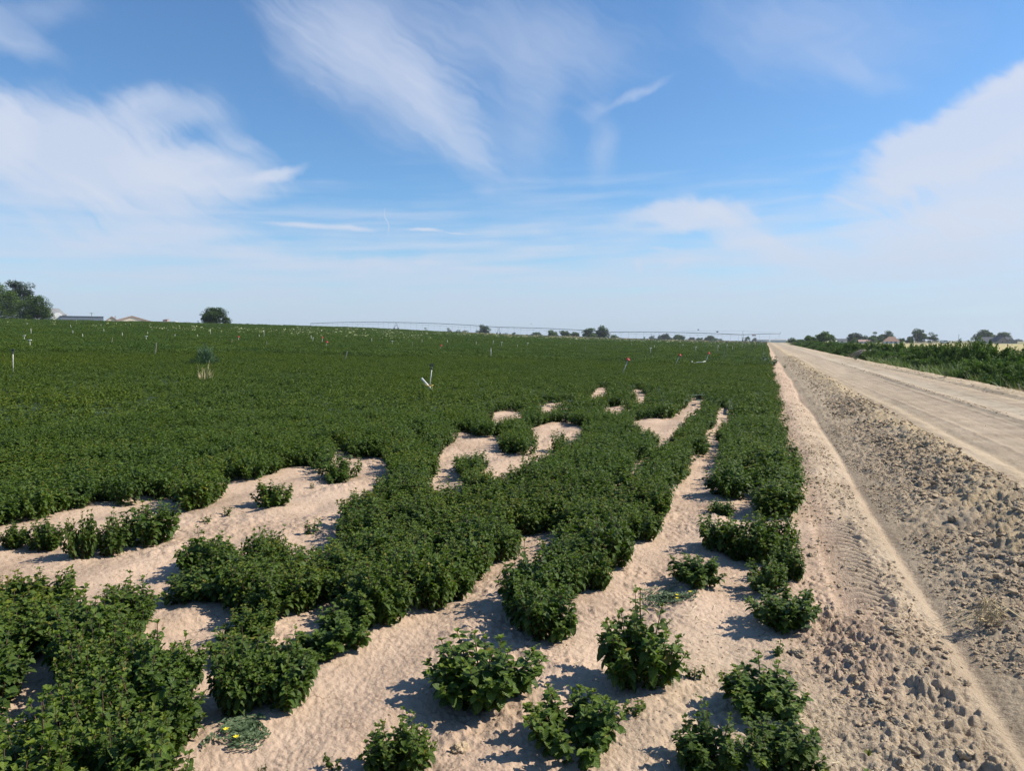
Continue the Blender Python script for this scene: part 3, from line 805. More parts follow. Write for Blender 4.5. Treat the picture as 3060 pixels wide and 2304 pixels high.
def plant_pts(X, Y, i0, i1, s0, s1, h0, h1, dz=0):
    n = len(X); s = RNG.uniform(s0, s1, n)
    hm = .66 + .62 * fbm(X * 1.5, Y * 1.5, 3, 14)
    add_pts(X, Y, Z(X, Y) + dz, np.c_[np.zeros(n), np.zeros(n), RNG.uniform(0, 2 * PI, n)], np.c_[s, s, RNG.uniform(h0, h1, n) * hm], RNG.integers(i0, i1, n))
plant_pts(X[rest], Y[rest], 0, 5, .8, 1.0, .8, 1.05)
X, Y = jitter_grid(-50, EDGE, 2, 51, .27, .35)
r = np.hypot(X, Y)
m = (r >= 14) & (r < 40 + 10 * RNG.uniform(0, 1, X.size)) & polar_ok(X, Y) & (X < EDGE + .06 * np.sin(Y * .8) + .08 * (vnoise(X * 0, Y * 1.2, 4) - .5))
X, Y = X[m], Y[m]; m = ~open_soil(X, Y, .13, (.04, .14, .24)); X, Y = X[m], Y[m]
plant_pts(X, Y, 5, 10, .9, 1.2, .8, 1.1)
def tiles(s, r0, r1, i0, i1):
    gx = np.arange(EDGE + .1 - s / 2, -460, -s); gy = np.arange(-40, 420, s)
    X, Y = np.meshgrid(gx, gy); X = X.ravel(); Y = Y.ravel(); r = np.hypot(X, Y); D = field_end(X, Y)
    u = RNG.uniform(0, 1, X.size); f0, f1 = (0, 32) if r0 < 100 else (30, 0)
    m = (r >= r0 - s * .6 - f0 * 0 - (f0 * u if r0 > 100 else 3 * u - 3)) & (r < np.minimum(r1 + f1 * u, D + s * .5)) & polar_ok(X, Y, 46)
    X, Y, r = X[m], Y[m], r[m]
    e = .5; n = len(X)
    gxx = (T(X + e, Y) - T(X - e, Y)) / (2 * e); gyy = (T(X, Y + e) - T(X, Y - e)) / (2 * e)
    add_pts(X, Y, T(X, Y), np.c_[np.arctan(gyy), -np.arctan(gxx), np.zeros(n)], np.c_[np.ones(n), np.ones(n), RNG.uniform(.85, 1.2, n)], RNG.integers(i0, i1, n))
tiles(1.6, 42, 110, 10, 14)
tiles(6.0, 110, 400, 14, 18)

src = bpy.data.collections.new('mint_sources')
def source(i, V, Fq, UV, AG, mt):
    me = mesh_np('mint_leaves', V, Fq, mt, uv=UV, attrs={'age': AG}, smooth=True)
    o = bpy.data.objects.new('crop_leaves_%03d' % i, me); src.objects.link(o)
for k in range(5):
    V, Fq, UV, AG, _ = mint_data(np.random.default_rng(200 + k), .19, .30, 17, 8, .062, 2, .5); source(k, V, Fq, UV, AG, MINT)
for k in range(5):
    V, Fq, UV, AG, _ = mint_data(np.random.default_rng(220 + k), .19, .29, 13, 5, .076, 2, .25); source(5 + k, V, Fq, UV, AG, MINTF)
def tile_src(i, s, n, L, h, amp, seed):
    g = np.random.default_rng(seed)
    x = g.uniform(-s / 2, s / 2, n); y = g.uniform(-s / 2, s / 2, n)
    nz = fbm(x * 2.2 / (L / .07) + seed, y * 2.2 / (L / .07), 2, seed)
    z = h + amp * (nz - .5) * 2 + g.uniform(-.5, .12, n) * amp
    le = L * g.uniform(.6, 1.2, n)
    V, Fq, UV, m = leaves(np.c_[x, y, z], g.uniform(0, 2 * PI, n), g.uniform(-.35, .9, n), g.uniform(.6, 1.5, n), le, le * .36, g.uniform(-.5, .5, n), 2)
    source(i, V, Fq, UV, np.repeat(np.clip((.02 if s < 3 else .0) + .66 * nz * g.uniform(.3, 1.2, n), 0, 1), m), MINTF)  # ages kept low to darken the tiles: canopy self-shadow put into leaf colour
for k in range(4): tile_src(10 + k, 1.7, 1500, .085, .235, .115, 300 + k)
for k in range(4): tile_src(14 + k, 6.3, 6000, .17, .22, .22, 320 + k)

# added sheet closing the far canopy, dark green in place of shaded gaps
a = np.arange(math.radians(-46), math.radians(25), math.radians(.3)) - YAW
rs = np.geomspace(11, 392, 300)
R_, A_ = np.meshgrid(rs, a, indexing='ij'); XX = R_ * np.sin(A_); YY = R_ * np.cos(A_)
ZZ = T(XX, YY) + .13
ok = (XX < EDGE - .12) & (R_ < field_end(XX, YY)) & ~open_soil(XX, YY, .3, (0.0, .13, .26))
nr, na = XX.shape
ii, jj = np.meshgrid(np.arange(nr - 1), np.arange(na - 1), indexing='ij')
keep = ok[:-1, :-1] & ok[1:, :-1] & ok[:-1, 1:] & ok[1:, 1:]
q0 = (ii * na + jj)[keep]
Fq = np.stack([q0, q0 + 1, q0 + na + 1, q0 + na], -1)
SV = np.stack([XX, YY, ZZ], -1).reshape(-1, 3)
u, inv = np.unique(Fq.ravel(), return_inverse=True)
SV = SV[u]; Fq = inv.reshape(-1, 4)
PT = np.array(PTS)
n0 = len(SV); n1 = len(PT)
me = mesh_np('mint_crop', np.r_[SV, PT[:, :3]], Fq, plain('crop_gap_shade', (.020, .042, .012), .8, .5, 3))
def vec_attr(name, arr):
    t = me.attributes.new(name, 'FLOAT_VECTOR', 'POINT'); t.data.foreach_set('vector', np.asarray(arr, np.float32).ravel())
vec_attr('rot', np.r_[np.zeros((n0, 3)), PT[:, 3:6]]); vec_attr('scl', np.r_[np.ones((n0, 3)), PT[:, 6:9]])
t = me.attributes.new('idx', 'INT', 'POINT'); t.data.foreach_set('value', np.r_[np.zeros(n0), PT[:, 9]].astype(np.int32))
t = me.attributes.new('inst', 'BOOLEAN', 'POINT'); t.data.foreach_set('value', np.r_[np.zeros(n0), np.ones(n1)].astype(bool))

def scatter_group(name, coll):
    g = bpy.data.node_groups.new(name, 'GeometryNodeTree')
    g.interface.new_socket('Geometry', in_out='INPUT', socket_type='NodeSocketGeometry'); g.interface.new_socket('Geometry', in_out='OUTPUT', socket_type='NodeSocketGeometry')
    gi = g.nodes.new('NodeGroupInput'); go = g.nodes.new('NodeGroupOutput'); L = g.links.new
    def na(n, ty):
        k = g.nodes.new('GeometryNodeInputNamedAttribute'); k.data_type = ty; k.inputs[0].default_value = n
        return [o for o in k.outputs if o.enabled and o.name == 'Attribute'][0]
    iop = g.nodes.new('GeometryNodeInstanceOnPoints'); ci = g.nodes.new('GeometryNodeCollectionInfo'); jn = g.nodes.new('GeometryNodeJoinGeometry')
    ci.inputs['Collection'].default_value = coll; ci.inputs['Separate Children'].default_value = True; ci.inputs['Reset Children'].default_value = True
    L(gi.outputs[0], iop.inputs['Points']); L(ci.outputs[0], iop.inputs['Instance']); iop.inputs['Pick Instance'].default_value = True
    L(na('idx', 'INT'), iop.inputs['Instance Index']); L(na('rot', 'FLOAT_VECTOR'), iop.inputs['Rotation']); L(na('scl', 'FLOAT_VECTOR'), iop.inputs['Scale']); L(na('inst', 'BOOLEAN'), iop.inputs['Selection'])
    L(gi.outputs[0], jn.inputs[0]); L(iop.outputs[0], jn.inputs[0]); L(jn.outputs[0], go.inputs[0])
    return g
o = obj('mint_crop', me); tag(o, 'dense dark green mint crop covering the field up to the low crest', 'mint crop', kind='stuff')
md = o.modifiers.new('plants', 'NODES'); md.node_group = scatter_group('crop_scatter', src)

# ------------------------------------------------------------------ clods
def clod_mesh(seed, sub=2):
    import bmesh
    bm = bmesh.new(); bmesh.ops.create_icosphere(bm, subdivisions=sub, radius=1)
    g = np.random.default_rng(seed); off = g.uniform(0, 50, 3)
    P = np.array([v.co[:] for v in bm.verts])
    n = fbm(P[:, 0] * 1.3 + off[0], P[:, 1] * 1.3 + P[:, 2] * 1.7 + off[1], 3, seed) + .5 * fbm(P[:, 2] * 2.5 + off[2], P[:, 0] * 2.5 - P[:, 1], 2, seed + 3) + .45 * (fbm(P[:, 0] * 5 + P[:, 2] * 4 + off[0], P[:, 1] * 5 - P[:, 2] * 3 + off[1], 2, seed + 8) - .4)
    for v, k in zip(bm.verts, n): v.co *= (.25 + .95 * k); v.co.z *= .7
    me = bpy.data.meshes.new('dirt_clod'); bm.to_mesh(me); bm.free()
    me.polygons.foreach_set('use_smooth', [False] * len(me.polygons))
    return me
def clodmat():
    m, nt, b, out = nodes('clod_soil')
    geo = N(nt, 'ShaderNodeNewGeometry').outputs['Position']; rnd = N(nt, 'ShaderNodeObjectInfo').outputs['Random']
    c = ramp(nt, rnd, [(0, (.31, .245, .17)), (.5, (.40, .315, .22)), (1, (.44, .335, .22))])
    n = noise(nt, 60, 4, geo); c = mixc(nt, mixc(nt, c, (.75, .74, .72), 1.0, 'MULTIPLY'), c, ramp(nt, n, [(.35, (0, 0, 0)), (.55, (1, 1, 1))]))
    nt.links.new(c, b.inputs['Base Color']); b.inputs['Roughness'].default_value = .97; b.inputs['Specular IOR Level'].default_value = .1
    bp = N(nt, 'ShaderNodeBump'); bp.inputs['Strength'].default_value = .9; bp.inputs['Distance'].default_value = .006; nt.links.new(n, bp.inputs['Height']); nt.links.new(bp.outputs[0], b.inputs['Normal'])
    return m
CLODM = clodmat()
CL = [clod_mesh(400 + k, 2) for k in range(6)]
for c in CL: c.materials.append(CLODM)
BIGC = [clod_mesh(430 + k, 4) for k in range(3)]
for c in BIGC: c.materials.append(CLODM)
csrc = bpy.data.collections.new('clod_sources')
for k, c in enumerate(CL): csrc.objects.link(bpy.data.objects.new('clod_source_%03d' % k, c))
g = np.random.default_rng(55)
cx_, cy_, cs_ = [], [], []
def scat(n, x0, x1, y0, y1, s0, s1, pw=2.5, ypow=1.6, test=None):
    x = g.uniform(x0, x1, n); y = y0 + (y1 - y0) * g.uniform(0, 1, n) ** ypow
    s = s0 + (s1 - s0) * g.uniform(0, 1, n) ** pw
    k = .55 * fbm(x * 2.3, y * 2.3, 2, 44) + .45 * fbm(x * .9, y * .6, 2, 47) > g.uniform(.36, .60, n)
    cx_.extend(x[k]); cy_.extend(y[k]); cs_.extend(s[k])
scat(5000, .40, .95, 2.3, 12, .004, .026, 3, 1.3); scat(3000, .38, .95, 8, 45, .008, .03, 2.5, 1.4)
scat(1400, .15, 1.0, 2.3, 4.6, .004, .03, 3, 1); scat(2500, -1.4, .4, 2.2, 4.5, .002, .012, 3, 1)
scat(12000, 1.1, 1.8, 3.2, 16, .006, .026, 2.2, 1.3); scat(12000, 1.5, 2.6, 5, 20, .008, .065, 3.4, 1.3); scat(6000, 1.4, 2.6, 16, 70, .014, .06, 2.2, 1.4)
scat(2600, 4.78, 5.08, 14, 60, .010, .035, 2, 1.3); scat(900, 3.2, 6.8, 12, 40, .006, .018, 3, 1.2); scat(3500, 6.6, 7.9, 22, 90, .012, .05, 3, 1.5)
scat(4000, -5, .4, 2.6, 10, .003, .015, 3, 1)
scat(700, .3, .55, 3, 16, .008, .03, 2, 1)
cx_ = np.array(cx_); cy_ = np.array(cy_); cs_ = np.array(cs_) * .55; n = len(cx_)
me = mesh_np('soil_clods', np.c_[cx_, cy_, Z(cx_, cy_) + cs_ * .12], np.zeros((0, 4), int), CLODM)
vec_attr('rot', np.c_[g.uniform(-.5, .5, n), g.uniform(-.5, .5, n), g.uniform(0, 6.28, n)])
vec_attr('scl', np.c_[cs_ * g.uniform(.8, 1.3, n), cs_ * g.uniform(.8, 1.3, n), cs_ * g.uniform(.6, 1, n)])
t = me.attributes.new('idx', 'INT', 'POINT'); t.data.foreach_set('value', g.integers(0, 6, n).astype(np.int32))
t = me.attributes.new('inst', 'BOOLEAN', 'POINT'); t.data.foreach_set('value', np.ones(n, bool))
o = obj('soil_clods', me); tag(o, 'crumbs and small clods of dry loose soil along the furrow and berm', 'clods', kind='stuff')
md = o.modifiers.new('clods', 'NODES'); md.node_group = scatter_group('clod_scatter', csrc)

# ------------------------------------------------------------------ sprinkler pipes, stakes and marked risers
PVC = plain('grey_white_pvc', (.50, .49, .44), .45, .12, 30)
WHITE = plain('white_plastic', (.72, .71, .66), .4, .08, 20)
RED = plain('red_plastic', (.50, .045, .035), .45, .2, 20)
DARK = plain('dark_metal', (.06, .065, .075), .4, .3, 30, .6)
WOOD = plain('weathered_wood', (.42, .36, .26), .8, .25, 25, 0, .3)
TWINE = plain('baling_twine', (.62, .45, .14), .8, .2, 60)
GALV = plain('galvanised_steel', (.11, .12, .13), .45, .2, 3, .35)
TYRE = plain('tyre_rubber', (.03, .03, .03), .8, .2, 10)

def lean(o, lx, ly): o.rotation_euler = (ly, lx, o.rotation_euler[2])

def riser(kind, top, base, label, cat='sprinkler riser', group='sprinkler risers and stakes in the mint'):
    """top, base: photo positions of the tip and of the point where it leaves the leaves"""
    X, Y = hit(base[0], base[1], .27)
    z0 = float(T(X, Y)); z0 += float(profile(np.array([X]), np.array([Y]))[0])
    H = height_at(X, Y, top[1]) - z0
    H = max(H, .45)
    dep = -X * syw + Y * cyw
    lx = (top[0] - base[0]) / F * dep / max(.15, H - .27)
    r = .014 if dep < 30 else .018
    name = {'pipe': 'sprinkler_riser', 'head': 'sprinkler_riser', 'tee': 'capped_riser', 'red': 'flagged_riser', 'stake': 'wooden_stake'}[kind]
    o = thing(name, label, cat, (X, Y, z0), -0, group)
    o.rotation_euler = (0, math.atan(lx), YAW)
    m = MB()
    if kind == 'stake':
        m.box((0, 0, H / 2), (.045, .02, H)); m.build('post', WOOD, o)
        m = MB(); m.box((0, 0, H + .004), (.035, .016, .008)); m.build('post_tip', WOOD, o)
    else:
        m.tube([(0, 0, 0), (0, 0, H * .5), (0, 0, H - .03)], r, 10); m.build('pipe', PVC, o)
        if kind == 'pipe':
            m = MB(); m.tube([(0, 0, H - .06), (0, 0, H)], r * 1.35, 10); m.build('coupling', PVC, o)
        elif kind == 'head':
            m = MB(); m.tube([(0, 0, H - .10), (0, 0, H - .05)], r * 1.6, 10); m.tube([(0, 0, H - .06), (0, 0, H + .035)], r * .8, 8)
            m.box((0, 0, H + .05), (.075, .03, .018)); m.box((.034, 0, H + .005), (.012, .025, .09)); m.box((-.034, 0, H + .01), (.012, .025, .08)); m.build('sprinkler_head', DARK, o)
            m = MB(); m.tube([(-.02, 0, H - .005), (-.085, 0, H + .03)], [.012, .008], 8); m.box((-.11, 0, H + .035), (.05, .02, .01)); m.build('nozzle', DARK, o)
        elif kind == 'tee':
            m = MB(); m.tube([(-.10, 0, H - .02), (.10, 0, H - .02)], r * 1.2, 10); m.tube([(0, 0, H - .10), (0, 0, H - .03)], r * 1.4, 10); m.build('cross_cap', WHITE, o)
        elif kind == 'red':
            m = MB(); m.tube([(0, 0, H - .05), (0, 0, H - .03), (0, 0, H + .02)], [.10, .115, .05], 14); m.build('cap', RED, o)
            m = MB(); m.box((.0, 0, H + .035), (.26, .03, .012)); m.tube([(0, 0, H - .06), (0, 0, H + .09)], .012, 8); m.build('trip_arm', RED, o)
    return o

R_ = [
 ('head', (40, 1048), (38, 1101), 'sprinkler riser with a dark head at the left photo edge'),
 ('tee', (73, 1002), (73, 1014), 'riser with white cross cap under the left tall tree, further of the two'),
 ('tee', (90, 1015), (90, 1034), 'riser with thin cross cap beside the left edge, nearer of the two below the tree'),
 ('pipe', (81, 964), (81, 972), 'tiny white pipe near the crest below the round dark tree at left'),
 ('pipe', (93, 981), (93, 997), 'rusty-looking slim pipe below the dark round tree at left'),
 ('pipe', (212, 970), (214, 981), 'short white pipe near the crest under the long blue-grey shed'),
 ('pipe', (218, 987), (218, 997), 'slim white pipe lower down under the long blue-grey shed'),
 ('pipe', (247, 997), (247, 1007), 'white pipe below the middle of the long blue-grey shed'),
 ('pipe', (302, 968), (303, 975), 'tiny pipe near the crest beyond the right end of the blue-grey shed'),
 ('pipe', (311, 983), (312, 993), 'white pipe below the right end of the long blue-grey shed'),
 ('stake', (334, 1008), (331, 1023), 'leaning pale stake below the small tan gable'),
 ('pipe', (366, 993), (367, 1003), 'short pipe below the wide low tan roof'),
 ('pipe', (441, 991), (441, 998), 'tiny pipe below the right end of the wide tan roof'),
 ('tee', (437, 1004), (437, 1015), 'riser with white cross cap left of the tall leaning stake'),
 ('stake', (466, 1024), (462, 1053), 'tall leaning pale stake, thickest of the left half'),
 ('pipe', (523, 999), (523, 1007), 'short pipe between the tan roofs and the lone round tree'),
 ('pipe', (590, 999), (590, 1007), 'short pipe just left of and below the lone round tree'),
 ('pipe', (629, 982), (629, 1001), 'tall thin pipe right below the lone round tree'),
 ('stake', (692, 1013), (690, 1024), 'short pale stake right of the tall blue-green weed'),
 ('red', (713, 1006), (713, 1017), 'red-capped riser right of and above the tall blue-green weed'),
 ('pipe', (775, 1000), (775, 1007), 'short pipe left of the rust-tinged tall one'),
 ('pipe', (789, 985), (789, 1007), 'tall thin pipe among the pale weed speckles left of the sprinkler span'),
 ('stake', (797, 1020), (797, 1033), 'greyish stake below the tall thin pipe among the speckles'),
 ('pipe', (930, 1002), (930, 1014), 'left one of two close pipes under the left end of the sprinkler span'),
 ('pipe', (935, 1007), (934, 1019), 'right one of two close pipes under the left end of the sprinkler span'),
 ('red', (963, 1008), (962, 1022), 'red-capped riser above the white-based one'),
 ('red', (975, 1021), (972, 1035), 'red-capped riser with a white base, left of the tied leaning pipe'),
 ('stake', (1034, 1048), (1028, 1069), 'leaning stake with a broken piece tied across it'),
 ('pipe', (1111, 1011), (1111, 1020), 'short pipe below the gap before the first sprinkler tower'),
 ('tee', (1172, 1018), (1172, 1029), 'dull cross-capped riser below the first sprinkler tower'),
 ('stake', (1232, 1022), (1231, 1033), 'thin stake left of the small red-capped riser over the nearest sprinkler'),
 ('pipe', (1261, 1014), (1261, 1022), 'thin pipe above the nearest standing sprinkler'),
 ('red', (1316, 1031), (1313, 1042), 'small red-capped riser right above the nearest standing sprinkler'),
 ('pipe', (1337, 1016), (1337, 1026), 'pipe right of the small red-capped riser'),
 ('pipe', (1423, 1020), (1423, 1033), 'slim pipe left of the bright white one in mid-field'),
 ('pipe', (1467, 1040), (1467, 1064), 'bright white pipe standing alone in mid-field'),
 ('pipe', (1474, 1017), (1474, 1028), 'short pipe behind the bright white one in mid-field'),
 ('tee', (1499, 1022), (1499, 1034), 'cross-capped riser right of the bright white pipe'),
 ('tee', (1577, 1024), (1577, 1033), 'small cross-capped riser below the big dark tree clump'),
 ('pipe', (1546, 1031), (1546, 1038), 'stub pipe right of the bright white pipe'),
 ('pipe', (1703, 1024), (1702, 1031), 'stub pipe under the wide distant tree group'),
 ('stake', (1750, 1036), (1752, 1054), 'upright stake left of the nearest red-capped riser'),
 ('red', (1871, 1070), (1857, 1107), 'nearest red-capped riser, leaning right'),
 ('tee', (1944, 1039), (1945, 1055), 'white cross-capped riser between the two leaning red-tipped ones'),
 ('pipe', (1955, 1031), (1955, 1040), 'thin pipe just behind the white cross-capped riser'),
 ('pipe', (1887, 1024), (1887, 1031), 'stub pipe at the far side above the nearest red-capped riser'),
 ('red', (2027, 1057), (2015, 1083), 'slim red-tipped riser leaning right, middle one of three'),
 ('tee', (2040, 1029), (2040, 1037), 'far white cross-capped riser above the slim red-tipped one'),
 ('tee', (2079, 1036), (2079, 1049), 'faint cross-capped riser left of the right-hand red-capped one'),
 ('red', (2114, 1053), (2104, 1081), 'red-capped riser with a broken pipe lying at its foot'),
 ('tee', (2145, 1032), (2145, 1049), 'cross-capped riser with a white tip right of the last red cap'),
 ('tee', (2172, 1030), (2172, 1042), 'short cross-capped riser near the last sprinkler tower'),
 ('pipe', (2189, 1033), (2189, 1047), 'plain pipe next to the last sprinkler tower'),
 ('stake', (2164, 1044), (2161, 1065), 'leaning stake in front of the last sprinkler tower'),
 ('pipe', (2217, 1031), (2216, 1041), 'pipe standing under the last sprinkler tower'),
 ('stake', (2283, 1067), (2280, 1078), 'pale stub leaning at the crop edge beside the road furrow'),
]
for a in R_: riser(*a)

# nearest standing sprinkler and the loose pipe tied to its foot
riser('head', (1288, 1093), (1280, 1152), 'nearest standing sprinkler with a grey head, a loose pipe tied at its foot')
X, Y = hit(1280, 1160, .2)
fw = Vector((-syw, cyw, 0)); rt = Vector((cyw, syw, 0)); z0 = float(T(X, Y)); dep = -X * syw + Y * cyw
def P3(px, py, d):
    x, y = camxy(px, d); return Vector((x, y, height_at(x, y, py)))
d0 = dep - .15
o = thing('loose_pipe', 'loose white pipe tied slanting across the foot of the nearest sprinkler', 'pipe', P3(1283, 1157, d0))
L0 = P3(1283, 1157, d0)
m = MB(); m.tube([P3(1259, 1130, d0) - L0, P3(1283, 1157, d0) - L0, P3(1302, 1182, d0 - .1) - L0], .027, 12); m.build('pipe', WHITE, o)
m = MB()
for k in range(5):
    a = P3(1272 + k * 3, 1149 + k * 2, d0 - .03) - L0
    m.tube([a + rt * -.09 + Vector((0, 0, .03 - .02 * k)), a + rt * .0 - fw * .03, a + rt * .10 + Vector((0, 0, .03 * (k - 2)))], .006, 5)
m.tube([P3(1280, 1152, d0 - .04) - L0, P3(1290, 1148, d0 - .05) - L0, P3(1292, 1160, d0 - .05) - L0, P3(1285, 1166, d0 - .05) - L0], .006, 5)
m.build('twine', TWINE, o)
X, Y = hit(2089, 1084, .27); z0 = float(T(X, Y)) + .27
o = thing('fallen_pipe', 'broken white pipe lying on the mint at the foot of a red-capped riser', 'pipe', (X, Y, z0), YAW)
m = MB(); m.tube([(-.40, 0, .05), (-.28, 0, -.02), (-.05, .1, .02), (.15, 0, .03), (.38, .05, .08)], .02, 8); m.build('pipe', WHITE, o)
m = MB(); m.tube([(-.44, 0, .03), (-.38, 0, .08)], .035, 8); m.build('coupling', WHITE, o)

# ------------------------------------------------------------------ tall weed and dead grass in the crop
def plume(rng, nst, R, H, per, L, wf, spread, name, mt, droop=.4, cone=False):
    B, AZ, PI_, BE, LE, AG = [], [], [], [], [], []
    for s in range(nst):
        th = rng.uniform(0, 2 * PI); u = rng.uniform(0, 1) ** .6; h = H * rng.uniform(.55, 1) * (1 - .4 * u)
        for k in range(per):
            t = rng.uniform(.03, 1); rr = R * u * (t ** .8 if not cone else 1.15 - t)
            p = np.array([rr * math.cos(th), rr * math.sin(th), h * t]) + rng.normal(0, spread, 3)
            B.append(p); AZ.append(th + rng.uniform(-1.8, 1.8)); PI_.append(rng.uniform(.3, 1.3)); BE.append(rng.uniform(0, droop * 2)); LE.append(L * rng.uniform(.6, 1.2)); AG.append(np.clip(t * .6 + rng.uniform(-.2, .35), 0, 1))
    LE = np.array(LE); n = len(LE)
    V, Fq, UV, m = leaves(np.array(B), np.array(AZ), np.array(PI_), np.array(BE), LE, LE * wf, rng.uniform(-.6, .6, n), 2)
    V[:, 2] = np.maximum(V[:, 2], 0)
    return mesh_np(name, V, Fq, mt, uv=UV, attrs={'age': np.repeat(AG, m)}, smooth=True)

WEED = leafmat('weed_leaf', (.035, .075, .042), (.06, .12, .07), (.10, .17, .09), rough=.6, trans=.15)
STRAW = plain('dry_straw', (.46, .37, .22), .8, .2, 40)
X, Y = hit(614, 1080, .25); zb = zat(X, Y)
o = thing('tall_weed', 'tall blue-green weed standing above the mint left of centre', 'weed', (X, Y, zb))
H = height_at(X, Y, 1018) - zb
obj('foliage', plume(np.random.default_rng(5), 34, .85, H, 36, .17, .07, .045, 'foliage', WEED, cone=True), o)
m = MB(); g5 = np.random.default_rng(6)
for k in range(10):
    a = k * .63; m.tube([(0, 0, 0), (.15 * math.cos(a), .15 * math.sin(a), H * .4), (.4 * math.cos(a), .4 * math.sin(a), H * .8)], [.008, .006, .003], 5)
m.build('stems', WEED, o)

def grass_blades(rng, n, R, H, w, lean_, name):
    LE = H * rng.uniform(.5, 1.1, n); th = rng.uniform(0, 2 * PI, n); rr = R * np.sqrt(rng.uniform(0, 1, n)) * .5
    V, Fq, UV, m = leaves(np.c_[rr * np.cos(th), rr * np.sin(th), np.zeros(n)], th + rng.normal(0, .5, n), PI / 2 - rng.uniform(0, lean_, n), rng.uniform(.0, lean_ * 1.3, n), LE, np.full(n, w), rng.uniform(-1, 1, n), 5)
    V[:, 2] = np.maximum(V[:, 2], .004)
    return mesh_np(name, V, Fq, STRAW, uv=UV, smooth=True)
X, Y = hit(613, 1130, .2); zb = zat(X, Y)
o = thing('dry_grass_tuft', 'dead straw-coloured grass tuft in the mint below the blue-green weed', 'dry grass', (X, Y, zb))
obj('blades', grass_blades(np.random.default_rng(8), 30, .34, (height_at(X, Y, 1082) - zb) * .8, .008, .35, 'blades'), o)
m = MB()
for k in range(7):
    a = k * 2.3; q = .06 + .05 * (k % 3); hh = .42 + .11 * ((k * 5) % 4); m.tube([(q * math.cos(a), q * math.sin(a), 0), (1.5 * q * math.cos(a), 1.5 * q * math.sin(a), hh * .6), (2.3 * q * math.cos(a + .3), 2.3 * q * math.sin(a + .3), hh)], [.005, .004, .002], 5)
m.build('stalks', STRAW, o)

# dry tuft uprooted on the ditch bank
X, Y = hit(2955, 1880); zb = zat(X, Y)
o = thing('dry_grass_tuft', 'tangled yellow straw tuft lying on the grey ditch bank', 'dry grass', (X, Y, zb + .01))
g8 = np.random.default_rng(18); m = MB()
for k in range(46):
    a = g8.uniform(0, 2 * PI); r = g8.uniform(.03, .09); zz = g8.uniform(.01, .11); b = a + g8.uniform(1.0, 3.0)
    m.tube([(r * math.cos(a), r * math.sin(a) * .8, zz), (r * .5 * math.cos((a + b) / 2) + .01, r * .5 * math.sin((a + b) / 2), zz + g8.uniform(.01, .06)), (r * 1.2 * math.cos(b), r * math.sin(b), zz * .6)], [.0022, .0022, .0012], 4)
m.build('tangle', STRAW, o)
m = MB()
for k in range(9):
    y = g8.uniform(-.03, .03); m.tube([(-.02, y, .03), (-.12, y * 2 - .05, .05 + .01 * (k % 3)), (-.22 - .01 * k, -.13 + y * 2, .005)], [.002, .002, .001], 4)
    m.tube([(.03, y, .05), (.10, .05 + y, .09), (.17, .02 + y * 2, .05)], [.002, .002, .001], 4)
m.build('stalks', STRAW, o)

# creeping weed with small yellow flowers, and its twin by the low mint plant
YEL = plain('yellow_petal', (.80, .62, .02), .5, .1, 40)
CREEP = leafmat('creeper_leaf', (.05, .085, .04), (.08, .125, .06), (.13, .17, .08), rough=.6, trans=.15)
def creeper(px, py, R, label, nfl, seed, n=16):
    X, Y = hit(px, py); zb = zat(X, Y); g = np.random.default_rng(seed)
    o = thing('creeping_weed', label, 'weed', (X, Y, zb + .006))
    B, AZ, P_, BE, LE = [], [], [], [], []; m = MB()
    def zz(a, b): return zat(X + a, Y + b) - zb + .004
    for k in range(n):
        th = g.uniform(0, 2 * PI); L = R * g.uniform(.5, 1.0); pts = []; c = g.uniform(-.8, .8)
        for i in range(12):
            t = (i + 1) / 12; a = th + c * t + .3 * math.sin(9 * t + th); x, y = L * t * math.cos(a), L * t * math.sin(a); z = zz(x, y) + .006
            pts.append((x, y, z))
            for s in (-1, 1):
                for e in range(3):
                    q = .006 * e
                    B.append((x + math.cos(a + s * 1.3) * q, y + math.sin(a + s * 1.3) * q, z)); AZ.append(a + s * (1.0 + .4 * e)); P_.append(g.uniform(.1, .6)); BE.append(.4); LE.append(g.uniform(.010, .019))
        m.tube([(0, 0, .004)] + pts[2::3], .0012, 4)
    LE = np.array(LE); V, Fq, UV, mm = leaves(np.array(B), np.array(AZ), np.array(P_), np.array(BE), LE, LE * .36, g.uniform(-.4, .4, len(LE)), 2)
    obj('foliage', mesh_np('foliage', V, Fq, CREEP, uv=UV, attrs={'age': g.uniform(0, 1, len(V))}), o); m.build('runners', CREEP, o)
    for k in range(nfl):
        x, y = g.uniform(-.5, .5, 2) * R; f = MB(); z = zz(x, y) + .018
        for e in range(5):
            a = e * 2 * PI / 5; b = MB
            f.add([(x, y, z), (x + .009 * math.cos(a - .5), y + .009 * math.sin(a - .5), z + .003), (x + .013 * math.cos(a), y + .013 * math.sin(a), z + .004), (x + .009 * math.cos(a + .5), y + .009 * math.sin(a + .5), z + .003)], [(0, 1, 2, 3)])
        f.tube([(x, y, z - .018), (x, y, z)], .001, 4)
        f.build('flower', YEL, o)
creeper(715, 2210, .14, 'creeping ferny weed with one yellow flower in the lower left lane', 2, 3, 15)
creeper(2010, 1790, .22, 'creeping weed with yellow flowers in front of the low mint plant', 4, 4, 20)
creeper(2380, 1830 + 60, .09, 'small grey-green seedling patch on the churned soil at right', 0, 9, 8)

